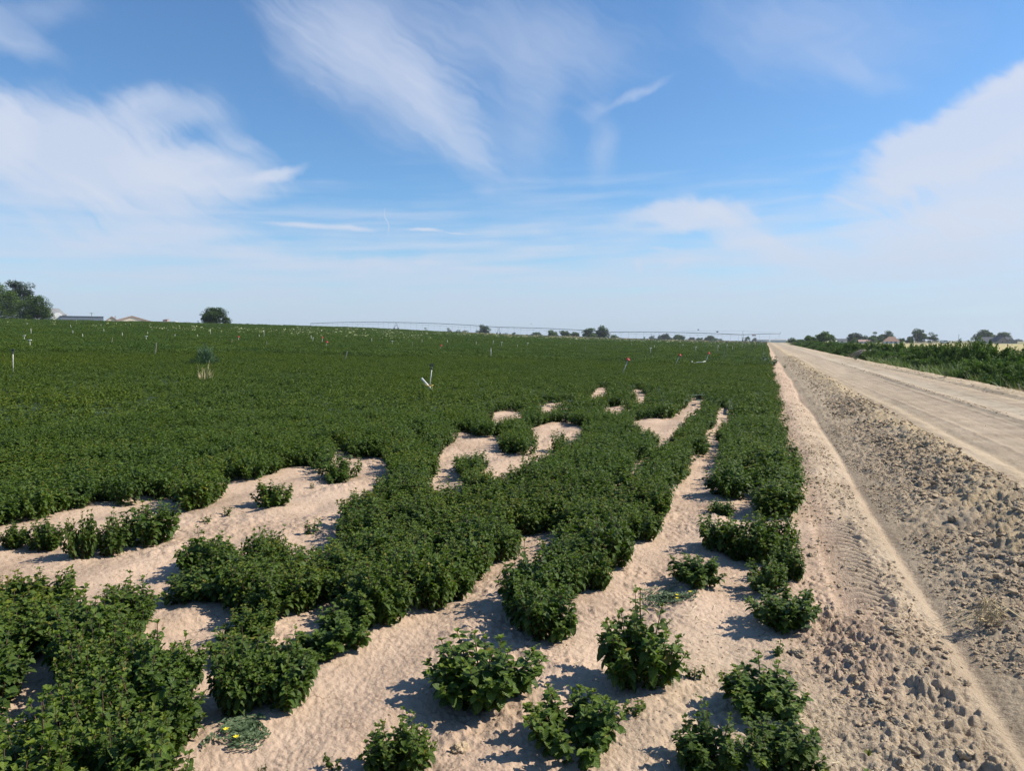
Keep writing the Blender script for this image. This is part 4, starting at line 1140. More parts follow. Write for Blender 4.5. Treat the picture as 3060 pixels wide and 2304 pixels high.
# ------------------------------------------------------------------ single large clods on the churned strip
CP = [(2382,1962,.045,'angular clod with a deep shadow beside the last right-hand mint sprig'),(2665,1905,.042,'rounded clod standing dark on the smooth wheel track'),(2640,1870,.028,'small clod just behind the rounded one on the wheel track'),
 (2610,2110,.050,'largest clod of the lower right heap'),(2505,2105,.030,'pointed clod at the left end of the lower right heap'),(2690,2170,.045,'hollow-backed clod low in the right heap'),(2770,2180,.035,'clod at the right end of the lower heap'),
 (2530,1965,.030,'upright clod left of the wheel dent'),(2760,1990,.026,'clod on the far rim of the wheel dent'),(2880,2050,.028,'clod on the lip above the furrow'),(2720,2240,.032,'crusty clod near the bottom edge'),(2880,2270,.035,'dark clod by the furrow at the bottom edge'),
 (2560,1745,.026,'clod beside the tyre lug prints'),(2425,1660,.03,'clod in the shade of the right-hand mint row'),(3040,1690,.06,'grey rounded clod at the right photo edge, upper of two'),(3050,1720,.05,'grey rounded clod at the right photo edge, lower of two'),
 (2930,1600,.055,'yellowish clod on the berm top'),(2850,1560,.05,'yellowish lump on the berm left of the bigger one'),(2980,1420,.06,'dark clod on the berm beside the road'),(2900,1370,.05,'dark clod farther up the berm beside the road'),(1660,2185,.03,'flat crumbly clod right of the two lower-middle mint plants'),(1375,2240,.035,'flat soil plate near the bottom edge left of centre')]
for i, (px, py, s, lab) in enumerate(CP):
    X, Y = hit(px, py); me = BIGC[i % 3]
    o = obj('dirt_clod', me); o.location = (X, Y, zat(X, Y) + s * .15); o.scale = (s * 1.0, s * .9, s * .8); o.rotation_euler = (0, 0, i * 1.7)
    tag(o, lab, 'clod', 'large clods of dry soil')

# straw litter
g9 = np.random.default_rng(19); m = MB()
for k in range(260):
    if k < 150: x = g9.uniform(-.6, 1.0); y = g9.uniform(2.4, 7)
    elif k < 210: x = g9.uniform(-3, .4); y = g9.uniform(3, 8)
    else: x = g9.uniform(1.1, 2.6); y = g9.uniform(4, 10)
    a = g9.uniform(0, PI); L = g9.uniform(.015, .05); z = zat(x, y) + .006
    m.tube([(x - L * math.cos(a), y - L * math.sin(a), z), (x, y, z + .004), (x + L * math.cos(a), y + L * math.sin(a), z + g9.uniform(0, .01))], .0013, 4)
o = m.build('straw_litter', plain('pale_straw', (.66, .56, .38), .8, .15, 30)); tag(o, 'pale bits of straw scattered over the soil', 'straw', kind='stuff')

# ------------------------------------------------------------------ trees
BARK = plain('bark', (.16, .13, .10), .9, .3, 6, 0, .5)
TL = {
 'dark': leafmat('tree_leaf_dark', (.030, .058, .016), (.056, .098, .024), (.09, .14, .035), rough=.7, spec=.15, trans=.15),
 'mid': leafmat('tree_leaf_mid', (.040, .074, .018), (.076, .125, .028), (.12, .18, .045), rough=.7, spec=.15, trans=.2),
 'bright': leafmat('tree_leaf_bright', (.045, .085, .018), (.085, .15, .03), (.13, .20, .045), rough=.55, trans=.25),
 'blue': leafmat('tree_leaf_grey', (.035, .055, .035), (.055, .085, .05), (.09, .12, .06), rough=.6, trans=.15),
}
def crown_mesh(seed, w, h, kind, n=4200, leaf=.3, lobes=30, loose=.16, base=0.0, dome=1.6):
    """w, h: crown size; clumps of leaves spread through an uneven dome whose bottom is at z=0"""
    g = np.random.default_rng(seed)
    C = []
    while len(C) < lobes:
        p = g.uniform(-1, 1, 3); p[2] = g.uniform(0, 1)
        rr = math.hypot(p[0], p[1]); top = max(0, 1 - rr ** 2.2) ** (1 / dome)
        if rr > .92 or p[2] > top * .90 + .02 or p[2] < top * .35 * (g.random() < .55) or (rr < .45 and p[2] < .45 and base == 0 and dome < 1.3): continue
        k = 1 + .22 * (math.sin(3 * math.atan2(p[1], p[0]) + seed) )
        C.append((p[0] * w / 2 * k * .90, p[1] * w / 2 * .9, base + p[2] * h))
    C = np.array(C); S = g.uniform(.6, 1.3, lobes) * loose * (w * .6 + h * .4)
    idx = g.integers(0, lobes, n)
    d = g.normal(0, 1, (n, 3)); d /= np.linalg.norm(d, axis=1, keepdims=True); rad = g.uniform(.15, 1, n) ** .5
    P = C[idx] + d * (rad * S[idx])[:, None] * np.array([1, 1, .72])
    P[:, 2] = np.maximum(P[:, 2], base + .02)
    LE = leaf * g.uniform(.6, 1.3, n)
    age = np.clip(.35 + .3 * d[:, 2] + g.uniform(-.2, .3, n) + (g.uniform(-.15, .15, lobes))[idx], 0, 1)
    V, Fq, UV, m = leaves(P, np.arctan2(d[:, 1], d[:, 0]) + g.normal(0, .8, n), g.uniform(-.2, 1.0, n), g.uniform(.2, 1.2, n), LE, LE * .42, g.uniform(-.8, .8, n), 2)
    return mesh_np('crown', V, Fq, TL[kind], uv=UV, attrs={'age': np.repeat(age, m)}, smooth=True), C

def tree(px0, px1, ytop, ybase, dist, kind, label, cat='tree', name='tree', seed=1, trunk=.18, group=None, nl=4200, leaf=None, lobes=30, loose=.16, dome=1.6):
    pc = (px0 + px1) / 2; X, Y = camxy(pc, dist); z0 = float(T(X, Y))
    zt = height_at(X, Y, ytop) - z0
    w = (px1 - px0) / F * dist
    zt = max(zt, .5)
    o = thing(name, label, cat, (X, Y, z0), seed * 1.1, group)
    hb = zt * trunk
    cm, C = crown_mesh(seed, w, zt - hb, kind, nl, leaf or max(.16, w * .045), lobes, loose, 0, dome)
    c = obj('crown', cm, o, (0, 0, hb))
    m = MB(); rt_ = max(.05, w * .028)
    m.tube([(0, 0, -.3), (.02 * w, 0, hb), (0, .01 * w, hb + (zt - hb) * .45), (0, 0, hb + (zt - hb) * .75)], [rt_ * 1.3, rt_, rt_ * .6, rt_ * .2], 8)
    for k in range(0, len(C), max(1, len(C) // 9)):
        p = C[k]; m.tube([(0, 0, hb + p[2] * .35), (p[0] * .5, p[1] * .5, hb + p[2] * .7), (p[0], p[1], hb + p[2])], [rt_ * .45, rt_ * .3, rt_ * .1], 5)
    m.build('trunk', BARK, o)
    return o

G1 = 'trees on the low crest at left'
tree(-75, 62, 836, 950, 236, 'mid', 'broad leafy tree cut off by the left photo edge', seed=3, trunk=.10, group=G1, nl=16000, leaf=.42, lobes=70)
tree(18, 116, 815, 950, 246, 'blue', 'tallest tree at left with a loose airy crown reaching over its neighbours', seed=4, trunk=.22, group=G1, nl=10000, leaf=.40, lobes=48, loose=.13, dome=1.1)
tree(66, 164, 880, 951, 232, 'dark', 'dense round dark tree at left standing right against the white barn', seed=5, trunk=.03, group=G1, nl=16000, leaf=.34, lobes=60, loose=.19)
tree(607, 686, 918, 965, 243, 'dark', 'lone dense round tree on the crest left of centre', seed=6, trunk=.02, nl=18000, leaf=.30, lobes=80, loose=.18, dome=2.0)
tree(588, 604, 957, 966, 243, 'dark', 'tiny shrub on the crest just left of the lone round tree', 'shrub', 'shrub', seed=7, trunk=.02, nl=500, leaf=.12, lobes=8)

FAR = [  # px0, px1, top, base, distance, kind, label
 (1262, 1281, 978, 987, 700, 'dark', 'small dark tree peeping over the crest right of the first sprinkler tower'),
 (1326, 1350, 975, 990, 700, 'blue', 'round grey-green tree over the crest, left of a low clump'),
 (1355, 1383, 984, 992, 760, 'blue', 'low bushy tree in the clump left of the taller feathery one'),
 (1378, 1410, 982, 993, 760, 'dark', 'low dark tree touching the left side of the taller feathery one'),
 (1422, 1466, 969, 997, 640, 'mid', 'taller feathery tree behind the second sprinkler tower'),
 (1500, 1520, 992, 1001, 900, 'blue', 'small hazy tree between the feathery tree and the low pair'),
 (1525, 1546, 991, 1001, 900, 'dark', 'small hazy tree, right one of a low pair in mid-distance'),
 (1580, 1624, 994, 1003, 850, 'dark', 'flat low tree clump before the round one at the middle span'),
 (1632, 1668, 983, 1004, 560, 'mid', 'round green tree left of the wide dark clump'),
 (1670, 1706, 983, 1006, 540, 'mid', 'wide green tree, left half of the clump before the biggest trees'),
 (1700, 1736, 985, 1007, 545, 'dark', 'dark tree, right half of the clump before the biggest trees'),
 (1736, 1785, 977, 1008, 500, 'mid', 'big green tree, left one of the biggest distant pair'),
 (1772, 1820, 975, 1009, 505, 'dark', 'big dark spiky-topped tree, right one of the biggest distant pair'),
 (1823, 1849, 997, 1014, 480, 'bright', 'small bright green tree at the foot of the third sprinkler tower'),
 (1918, 1934, 1005, 1015, 950, 'blue', 'small hazy tree right of the third sprinkler tower'),
 (1934, 1962, 1004, 1014, 950, 'blue', 'low wide hazy tree under the last full span'),
 (1962, 2004, 998, 1015, 760, 'blue', 'two-humped grey tree under the middle of the last full span'),
 (1990, 2012, 1004, 1015, 780, 'dark', 'small tree attached to the right of the two-humped grey tree'),
 (2009, 2046, 998, 1015, 720, 'mid', 'round green tree under the middle of the last full span'),
 (2048, 2078, 1008, 1016, 900, 'blue', 'low hazy tree right of the round green one'),
 (2078, 2104, 1007, 1017, 900, 'dark', 'low hazy tree before the wide dark one near the last tower'),
 (2104, 2142, 1004, 1017, 800, 'dark', 'wide dark tree left of the last sprinkler tower'),
 (2224, 2242, 1004, 1021, 640, 'mid', 'small green tree directly behind the last sprinkler tower'),
 (2244, 2264, 1010, 1020, 900, 'blue', 'hazy small tree under the overhanging end pipe'),
 (2309, 2324, 1009, 1017, 1000, 'blue', 'tiny hazy tree just past the overhanging end pipe'),
 (2350, 2377, 1009, 1033, 330, 'mid', 'round green shrub tree at the far end of the dirt road'),
 (2374, 2402, 1013, 1033, 360, 'bright', 'low bright bush right beside the round shrub at the road end'),
 (2430, 2492, 989, 1026, 300, 'bright', 'tallest bright green tree over the far end of the canal bushes'),
 (2394, 2440, 1006, 1028, 280, 'mid', 'wide low tree at the left foot of the bright green one'),
 (2523, 2577, 992, 1022, 480, 'blue', 'broad grey-green tree right of the dark flat-roofed shed'),
 (2542, 2558, 1006, 1024, 440, 'bright', 'small yellow-green tree in front of the broad grey-green one'),
 (2572, 2600, 1001, 1020, 560, 'dark', 'dark tree behind the salmon roof'),
 (2598, 2632, 991, 1020, 520, 'mid', 'round tree above the salmon roof'),
 (2592, 2617, 1004, 1024, 430, 'bright', 'small light green tree right of the salmon roof'),
 (2620, 2646, 997, 1023, 440, 'mid', 'green tree against the left side of the brown hip roof'),
 (2633, 2670, 989, 1014, 560, 'dark', 'dark tree rising behind the brown hip roof'),
 (2679, 2704, 1010, 1023, 450, 'dark', 'low dark round shrub tree right of the brown hip roof'),
 (2702, 2728, 1008, 1023, 460, 'dark', 'low ragged dark shrub left of the twin-topped tree'),
 (2716, 2766, 983, 1019, 500, 'dark', 'largest dark tree right of the hip-roofed house'),
 (2768, 2801, 992, 1018, 500, 'dark', 'round dark tree standing by itself right of the largest one'),
 (2909, 2966, 988, 1017, 520, 'dark', 'wide dark tree above the dark-roofed house, left one'),
 (2976, 3015, 990, 1014, 530, 'dark', 'dark tree above the dark-roofed house, right one'),
 (3030, 3050, 1012, 1018, 1200, 'blue', 'tiny hazy tree far out at the right edge'),
 (2060, 2076, 1010, 1017, 1100, 'blue', 'tiny hazy tree between two low ones under the last span'),
 (2140, 2160, 1011, 1017, 1200, 'blue', 'faint tree strip left of the last sprinkler tower'),
]
for i, (a, b, t, bs, d, k, lab) in enumerate(FAR):
    big = (b - a) > 34
    tree(a, b, t, bs, d, k, lab, seed=20 + i, trunk=.06 if d < 900 else .03, group='distant trees along the horizon', nl=5200 if big else 2600, leaf=max(.28, (b - a) / F * d * .065), lobes=34 if big else 18, loose=.20)

# ------------------------------------------------------------------ irrigation machine crossing the field
def pivot():
    tw = [(1185, 360), (1490, 340), (1822, 320), (2218, 300)]
    st = camxy(930, 378)
    pts = [camxy(*t) for t in tw]
    end = np.array(pts[3]) + (np.array(pts[3]) - np.array(pts[2])) * .26
    X0, Y0 = pts[1]; zr = float(T(X0, Y0))
    o = thing('irrigation_machine', 'long wheeled centre-pivot sprinkler spanning the far side of the field', 'irrigation machine', (X0, Y0, zr))
    def Lc(x, y, z): return Vector((x - X0, y - Y0, z - zr))
    tops = []
    for (x, y), (px, d), ty in zip(pts, tw, (963, 977.5, 992, 1000)):
        tops.append(Lc(x, y, height_at(x, y, ty)))
    start = Lc(st[0], st[1], height_at(st[0], st[1], 966.5))
    ends = [start] + tops
    endp = Lc(end[0], end[1], height_at(end[0], end[1], 997))
    # spans
    for k in range(4):
        a, b = ends[k], ends[k + 1]; L = (b - a).length
        bow = .38
        def on(t, dz=0): return a.lerp(b, t) + Vector((0, 0, bow * 4 * t * (1 - t) * (1.0) + dz))
        m = MB(); m.tube([on(i / 14) for i in range(15)], .10, 8); m.build('span_pipe', GALV, o)
        m = MB(); nb = 8
        side = Vector((0, 0, 1)).cross((b - a).normalized())
        low = [on((i + .5) / nb, -1.15 * math.sin(PI * (i + .5) / nb) ** .5) for i in range(nb)]
        for sd in (-1, 1):
            ch = [a] + [p + side * .0 for p in low] + [b]
            m.tube([p + side * sd * .25 for p in ch], .016, 4)
        for i, p in enumerate(low):
            for t in (i / nb, (i + 1) / nb):
                m.tube([p, on(t)], .022, 4)
        m.build('truss', GALV, o)
        n = 17
        for i in range(n):
            t = (i + .5) / n; p = on(t); gz = float(T(p.x + X0, p.y + Y0)) - zr
            m = MB(); m.tube([p + Vector((0, 0, .08)), p + side * .18 + Vector((0, 0, .12)), p + side * .28 + Vector((0, 0, -.1)), Vector((p.x + side.x * .28, p.y + side.y * .28, max(gz + .9, p.z - 2.6)))], .022, 4)
            m.tube([Vector((p.x + side.x * .28, p.y + side.y * .28, max(gz + .75, p.z - 2.75))), Vector((p.x + side.x * .28, p.y + side.y * .28, max(gz + .9, p.z - 2.6)))], .045, 5)
            m.build('drop_hose', GALV, o)
    # towers
    for k, p in enumerate(tops):
        dirv = (ends[k + 1] - ends[k]).normalized(); side = Vector((0, 0, 1)).cross(dirv).normalized()
        gz = float(T(p.x + X0, p.y + Y0)) - zr
        m = MB(); w = []
        for s in (-1, 1):
            f = Vector((p.x, p.y, gz + .55)) + side * s * 2.0; w.append(f)
            for e in (-.5, .5): m.tube([p + dirv * e * .8, f + dirv * e * .15], .055, 5)
        m.tube([w[0], w[1]], .08, 5); m.tube([w[0] + (p - w[0]) * .45, w[1] + (p - w[1]) * .45], .035, 4); m.build('tower', GALV, o)
        for s in (0, 1):
            c = w[s]; m = MB(); nn = 16
            for off, r in ((0, .62),):
                m.tube([c - dirv * .16, c - dirv * .12, c + dirv * .12, c + dirv * .16], [r * .8, r, r, r * .8], nn)
            wh = m.build('wheel', TYRE, o)
            m = MB(); m.tube([c - dirv * .19, c + dirv * .19], .24, 10); m.build('rim', GALV, wh)
    # overhang with its mast, cable and small red sign
    m = MB(); m.tube([tops[3], tops[3].lerp(endp, .5) + Vector((0, 0, .05)), endp], .09, 8); m.tube([endp, endp + Vector((0, 0, .75))], .06, 6); m.build('end_boom', GALV, o)
    mt_ = tops[3] + Vector((0, 0, 1.6)); m = MB(); m.tube([tops[3], mt_], .05, 5); m.tube([mt_, endp], .018, 4); m.tube([mt_, tops[3].lerp(tops[2], .45) + Vector((0, 0, 1.0))], .018, 4); m.build('mast', GALV, o)
    q = tops[3].lerp(endp, .3); m = MB(); ang = math.atan2((endp - tops[3]).y, (endp - tops[3]).x); m.box((q.x, q.y, q.z - .45), (1.6, .04, .42), ang); m.build('sign', plain('faded_red_sign', (.45, .12, .10), .5), o)
    for t in (.15, .45, .72, .97):
        p = tops[3].lerp(endp, t); m = MB(); m.tube([p, p + Vector((0, 0, -2.2))], .022, 4); m.build('drop_hose', GALV, o)
    m = MB(); gz = float(T(start.x + X0, start.y + Y0)) - zr; m.tube([Vector((start.x, start.y, gz - 2)), start], .08, 6); m.build('riser_pipe', GALV, o)
pivot()

# ------------------------------------------------------------------ buildings
MW = plain('white_siding', (.74, .73, .70), .6, .06, 1)
MR = {'grey': plain('grey_roof', (.36, .36, .36), .6, .12, 1), 'slate': plain('blue_grey_cladding', (.13, .16, .21), .55, .12, 1), 'tan': plain('tan_siding', (.62, .55, .46), .7, .08, 1),
      'brown': plain('brown_tile_roof', (.26, .15, .10), .8, .15, 2), 'salmon': plain('salmon_roof', (.34, .22, .18), .8, .12, 2), 'dark': plain('dark_shingle_roof', (.055, .06, .07), .8, .2, 2), 'trim': plain('rust_red_trim', (.33, .22, .18), .7, .1, 2),
      'cream': plain('cream_wall', (.62, .58, .50), .7, .08, 1), 'taupe': plain('taupe_gable', (.34, .28, .23), .7, .08, 1)}
GLS = plain('dark_glass', (.03, .035, .045), .15, .2, 4)
def house(px0, px1, ytop, dist, wall, roof, kind, label, wf=.55, depth=9, cat='building', name='building', yaw=0, nwin=3, trim=None):
    pc = (px0 + px1) / 2; X, Y = camxy(pc, dist); z0 = float(T(X, Y)) - .05
    w = (px1 - px0) / F * dist; H = max(height_at(X, Y, ytop) - z0, 2.2); h = H * wf; x = w / 2; d = depth / 2
    o = thing(name, label, cat, (X, Y, z0), YAW + yaw - math.atan((pc - CX) / F))
    m = MB()
    if kind == 'gable_side':      # ridge across the view
        m.box((0, 0, h / 2), (w, depth, h)); m.build('walls', wall, o)
        e = .3; m = MB()
        m.add([(-x - e, -d - e, h - .05), (x + e, -d - e, h - .05), (x + e, 0, H), (-x - e, 0, H), (-x - e, d + e, h - .05), (x + e, d + e, h - .05)], [(0, 1, 2, 3), (3, 2, 5, 4), (0, 3, 4), (1, 5, 2), (0, 4, 5, 1)]); m.build('roof', roof, o)
    elif kind == 'gable_front':
        m.add([(-x, -d, 0), (x, -d, 0), (x, -d, h), (0, -d, H), (-x, -d, h), (-x, d, 0), (x, d, 0), (x, d, h), (0, d, H), (-x, d, h)], [(0, 1, 2, 3, 4), (9, 8, 7, 6, 5), (1, 6, 7, 2), (5, 0, 4, 9)]); m.build('walls', wall, o)
        e = .35; s = (H - h) / x; t = .14; m = MB()
        for sg in (-1, 1):
            m.add([(0, -d - e, H + .02), (sg * (x + e), -d - e, h - e * s + .02), (sg * (x + e), d + e, h - e * s + .02), (0, d + e, H + .02), (0, -d - e, H + t), (sg * (x + e), -d - e, h - e * s + t), (sg * (x + e), d + e, h - e * s + t), (0, d + e, H + t)], [(0, 1, 2, 3), (4, 5, 6, 7), (0, 1, 5, 4), (1, 2, 6, 5), (2, 3, 7, 6)])
        m.build('roof', roof, o)
        if trim:
            m = MB()
            for sg in (-1, 1): m.add([(0, -d - e - .01, H + t + .05), (sg * (x + e), -d - e - .01, h - e * s + t + .05), (sg * (x + e), -d - e - .01, h - e * s - .28), (0, -d - e - .01, H - .28)], [(0, 1, 2, 3)])
            m.build('barge_board', trim, o)
    elif kind == 'hip':
        m.box((0, 0, h / 2), (w * .96, depth, h)); m.build('walls', wall, o); e = .3; k = x * .35; m = MB()
        m.add([(-x - e, -d - e, h), (x + e, -d - e, h), (x + e, d + e, h), (-x - e, d + e, h), (-x + x - k, 0, H), (k, 0, H)], [(0, 1, 5, 4), (1, 2, 5), (2, 3, 4, 5), (3, 0, 4), (3, 2, 1, 0)]); m.build('roof', roof, o)
    elif kind == 'flat':
        m.box((0, 0, h / 2), (w, depth, h)); m.build('walls', wall, o); m = MB()
        m.add([(-x - .2, -d - .2, h + .003), (x + .2, -d - .2, h + .003), (x + .2, d + .2, H - .1), (-x - .2, d + .2, H - .1), (-x - .2, -d - .2, h + .2), (x + .2, -d - .2, h + .2), (x + .2, d + .2, H), (-x - .2, d + .2, H)], [(3, 2, 1, 0), (4, 5, 6, 7), (0, 1, 5, 4), (1, 2, 6, 5), (2, 3, 7, 6), (3, 0, 4, 7)]); m.build('roof', roof, o)
    for i in range(nwin):
        xx = -x + w * (i + 1) / (nwin + 1); hh = min(h * .4, 1.2)
        m = MB(); m.box((xx, -d - .03, h * .58), (min(1.4, w * .12), .06, hh)); wn = m.build('window', GLS, o)
    return o

# barn with a rounded white end wall
def barn():
    pc = 178; dist = 300; X, Y = camxy(pc, dist); z0 = float(T(X, Y)); H = height_at(X, Y, 935) - z0; w = 29 / F * dist
    o = thing('barn', 'white round-ended barn under a long grey roof beside the dark round tree', 'barn', (X, Y, z0), YAW - math.atan((pc - CX) / F))
    def arch(w, H, y, n=14, k=.55):
        p = [(-w / 2, y, 0), (-w / 2, y, H * k)]
        p += [(-w / 2 * math.cos(PI * i / n), y, H * k + H * (1 - k) * math.sin(PI * i / n) ** .85) for i in range(1, n)]
        return p + [(w / 2, y, H * k), (w / 2, y, 0)]
    a = arch(w, H, -5); b = arch(w, H, 9); n = len(a)
    m = MB(); m.add(a + b, [tuple(range(n)), tuple(range(2 * n - 1, n - 1, -1))] + [(i, i + n, i + n + 1, i + 1) for i in range(n - 1)]); m.build('hall', MW, o)
    m = MB(); m.box((0, -5.06, H * .3), (w * .5, .06, H * .55)); m.build('door', plain('pale_door', (.80, .80, .78), .5, .04), o)
    m = MB()
    zr = height_at(X, Y, 921) - z0; e = height_at(X, Y, 941) - z0
    x0, x1 = -3.6, 3.4
    m.add([(x0, 1, zr), (x1 * .15, 1, zr), (x1, 1, e), (x0, 1, e), (x0, 10, zr), (x1 * .15, 10, zr), (x1, 10, e), (x0, 10, e)], [(0, 1, 2, 3), (7, 6, 5, 4), (0, 4, 5, 1), (1, 5, 6, 2), (3, 2, 6, 7), (0, 3, 7, 4)]); m.build('roof', MR['grey'], o)
    m = MB(); m.box((x1 - .1, 5.5, e / 2 - .05), (.4, 8, e - .1)); m.build('side_wall', MW, o)
barn()
house(196, 305, 943.5, 300, MR['slate'], MR['slate'], 'flat', 'long low blue-grey metal shed right of the white barn', .93, 10, 'shed', 'shed', nwin=0)
house(316, 362, 947, 330, MR['tan'], MR['grey'], 'gable_front', 'small tan gable end with a rust-red edge', .62, 14, trim=MR['trim'], nwin=0)
house(352, 446, 946, 345, MR['tan'], MR['grey'], 'gable_front', 'wide low tan gable behind the small one', .72, 16, trim=MR['trim'], nwin=0)
def pole(px, ytop, dist, label, arm=True, r=.12):
    X, Y = camxy(px, dist); z0 = float(T(X, Y)); H = height_at(X, Y, ytop) - z0
    o = thing('utility_pole', label, 'utility pole', (X, Y, z0), YAW)
    m = MB(); m.tube([(0, 0, 0), (0, 0, H)], [r * 1.2, r * .8], 8); m.build('pole', BARK, o)
    if arm:
        m = MB(); m.box((0, 0, H - .5), (1.6, .1, .12)); m.build('crossarm', BARK, o)
        for k in (-.7, .7):
            m = MB(); m.tube([(k, 0, H - .44), (k, 0, H - .25)], [.05, .03], 6); m.build('insulator', DARK, o)
pole(279, 933, 330, 'wooden utility pole rising behind the long blue-grey shed')
pole(349, 944, 360, 'short dark flue pole between the two tan gables', False, .2)
pole(2862, 1000, 520, 'faint utility pole right of the round dark tree', True)
pole(2735, 996, 470, 'pale utility pole in front of the largest dark tree', False)
def machine(px0, px1, ytop, dist, label):
    pc = (px0 + px1) / 2; X, Y = camxy(pc, dist); z0 = float(T(X, Y)); H = height_at(X, Y, ytop) - z0; w = (px1 - px0) / F * dist
    o = thing('farm_trailer', label, 'trailer', (X, Y, z0), YAW)
    m = MB(); m.box((0, 0, H * .62), (w, 2.2, H * .34)); m.build('bed', MW, o)
    m = MB(); m.box((-w * .12, 0, H * .86), (w * .26, 1.6, H * .14)); m.tube([(-w * .24, 0, H * .92), (w * .05, 0, H * .97)], .16, 8); m.build('load', MR['trim'], o)
    for k in (-.35, .35):
        m = MB(); m.tube([(w * k, -1.2, .45), (w * k, -.95, .45)], .45, 14); m.build('wheel', TYRE, o)
machine(480, 532, 953, 300, 'white farm trailer with a rusty load half hidden behind the crest')

house(2488, 2527, 1012, 430, MW, MR['dark'], 'flat', 'dark flat-roofed shed with white lower wall behind the canal bushes', .55, 9, 'shed', 'shed', nwin=2)
house(2566, 2602, 1015, 450, MW, MR['salmon'], 'gable_side', 'white house with a low salmon roof', .5, 8, 'house', 'house')
house(2640, 2683, 1006, 440, MW, MR['brown'], 'hip', 'house with a brown hipped tile roof', .32, 10, 'house', 'house')
house(2926, 3004, 1007, 460, MR['cream'], MR['dark'], 'gable_side', 'long dark-roofed house at right below two dark trees', .35, 11, 'house', 'house')
house(2966, 2998, 1005, 452, MR['taupe'], MR['dark'], 'gable_front', 'taupe gable wing in front of the long dark-roofed house', .30, 8, 'house', 'house', yaw=.5, nwin=1)
house(3006, 3034, 1012, 440, MR['taupe'], MR['dark'], 'gable_front', 'small gabled garage at the right end of the dark-roofed house', .35, 7, 'garage', 'garage', nwin=1)
house(2260, 2296, 1014, 800, MW, MR['grey'], 'flat', 'pale low building under the end of the sprinkler pipe', .8, 12, 'building', 'building', nwin=0)
house(2302, 2346, 1013, 760, MW, MR['grey'], 'gable_side', 'white low building at the far end of the road', .7, 12, 'building', 'building', nwin=0)
house(2370, 2398, 1015, 700, MW, MR['grey'], 'gable_side', 'small white building half hidden by the round shrub at the road end', .7, 10, 'building', 'building', nwin=0)
X, Y = camxy(2495, 400); z0 = float(T(X, Y)); o = thing('storage_tank', 'small white round tank at the left end of the dark flat-roofed shed', 'tank', (X, Y, z0))
m = MB(); m.tube([(0, 0, 0), (0, 0, 1.5)], .95, 20); m.build('shell', MW, o); m = MB(); m.tube([(0, 0, 1.5), (0, 0, 1.75), (0, 0, 1.9)], [.95, .6, .1], 20); m.build('lid', MW, o)
def van(px0, px1, ytop, dist, label):
    pc = (px0 + px1) / 2; X, Y = camxy(pc, dist); z0 = float(T(X, Y)); H = 1.7; w = 4.4
    o = thing('parked_van', label, 'van', (X, Y, z0), YAW)
    m = MB(); m.add([(-2.2, -.9, .4), (2.2, -.9, .4), (2.2, -.9, 1.1), (1.5, -.9, 1.25), (.9, -.85, 1.85), (-2.1, -.85, 1.9), (-2.2, .9, .4), (2.2, .9, .4), (2.2, .9, 1.1), (1.5, .9, 1.25), (.9, .85, 1.85), (-2.1, .85, 1.9)],
      [(0, 1, 2, 3, 4, 5), (11, 10, 9, 8, 7, 6), (0, 5, 11, 6), (5, 4, 10, 11), (4, 3, 9, 10), (3, 2, 8, 9), (2, 1, 7, 8)]); m.build('body', MW, o)
    m = MB(); m.box((.1, -.9, 1.5), (2.4, .05, .4)); m.build('window', GLS, o)
    for k in (-1.4, 1.4):
        for s in (-.82, .82): m = MB(); m.tube([(k, s - .1, .35), (k, s + .1, .35)], .35, 14); m.build('wheel', TYRE, o)
van(2808, 2832, 1019, 430, 'white van parked at the edge of the yellow field')

# long post fence behind the yellow field
def fence():
    a = camxy(2728, 470); b = camxy(2912, 455); o = thing('post_fence', 'long grey post fence behind the yellow field', 'fence', (*a, float(T(*a))))
    m = MB(); n = 38
    for k in range(n + 1):
        t = k / n; x = (b[0] - a[0]) * t; y = (b[1] - a[1]) * t; q = MB(); q.box((x, y, .75), (.14, .14, 1.5 + (.5 if k % 7 == 0 else 0))); q.build('post', WOOD, o)
    for h in (.4, .8, 1.2): m.tube([(0, 0, h), (b[0] - a[0], b[1] - a[1], h)], .04, 4)
    m.build('rails', WOOD, o)
fence()

# birds
def bird(px, py, dist, label, s=1.0):
    X, Y = camxy(px, dist); z = height_at(X, Y, py); V = []; 
    bm = MB(); bm.tube([(-.22 * s, 0, 0), (-.12 * s, 0, 0), (0, 0, 0), (.12 * s, 0, .01), (.19 * s, 0, .03), (.24 * s, 0, .02)], [.01, .05 * s, .075 * s, .05 * s, .035 * s, .006], 10)
    for sg in (-1, 1):
        bm.add([(.08 * s, sg * .04, .02), (-.08 * s, sg * .04, .02), (-.10 * s, sg * .30 * s, .14 * s), (.05 * s, sg * .28 * s, .15 * s), (-.12 * s, sg * .55 * s, .08 * s)], [(0, 1, 2, 3), (3, 2, 4)])
        bm.add([(-.18 * s, 0, .0), (-.34 * s, sg * .06, .0), (-.30 * s, 0, .0)], [(0, 1, 2)])
    o = bm.build('bird', DARK, None, (X, Y, z)); o.rotation_euler = (0, 0, 1.0 + px); tag(o, label, 'bird', 'birds over the field')
bird(2085, 985.5, 150, 'dark bird high over the last full sprinkler span'); bird(2142, 992, 150, 'dark bird low over the last span, nearest the tower', 1.3)
bird(1587, 968, 170, 'tiny bird in the open sky above the middle span', .9)

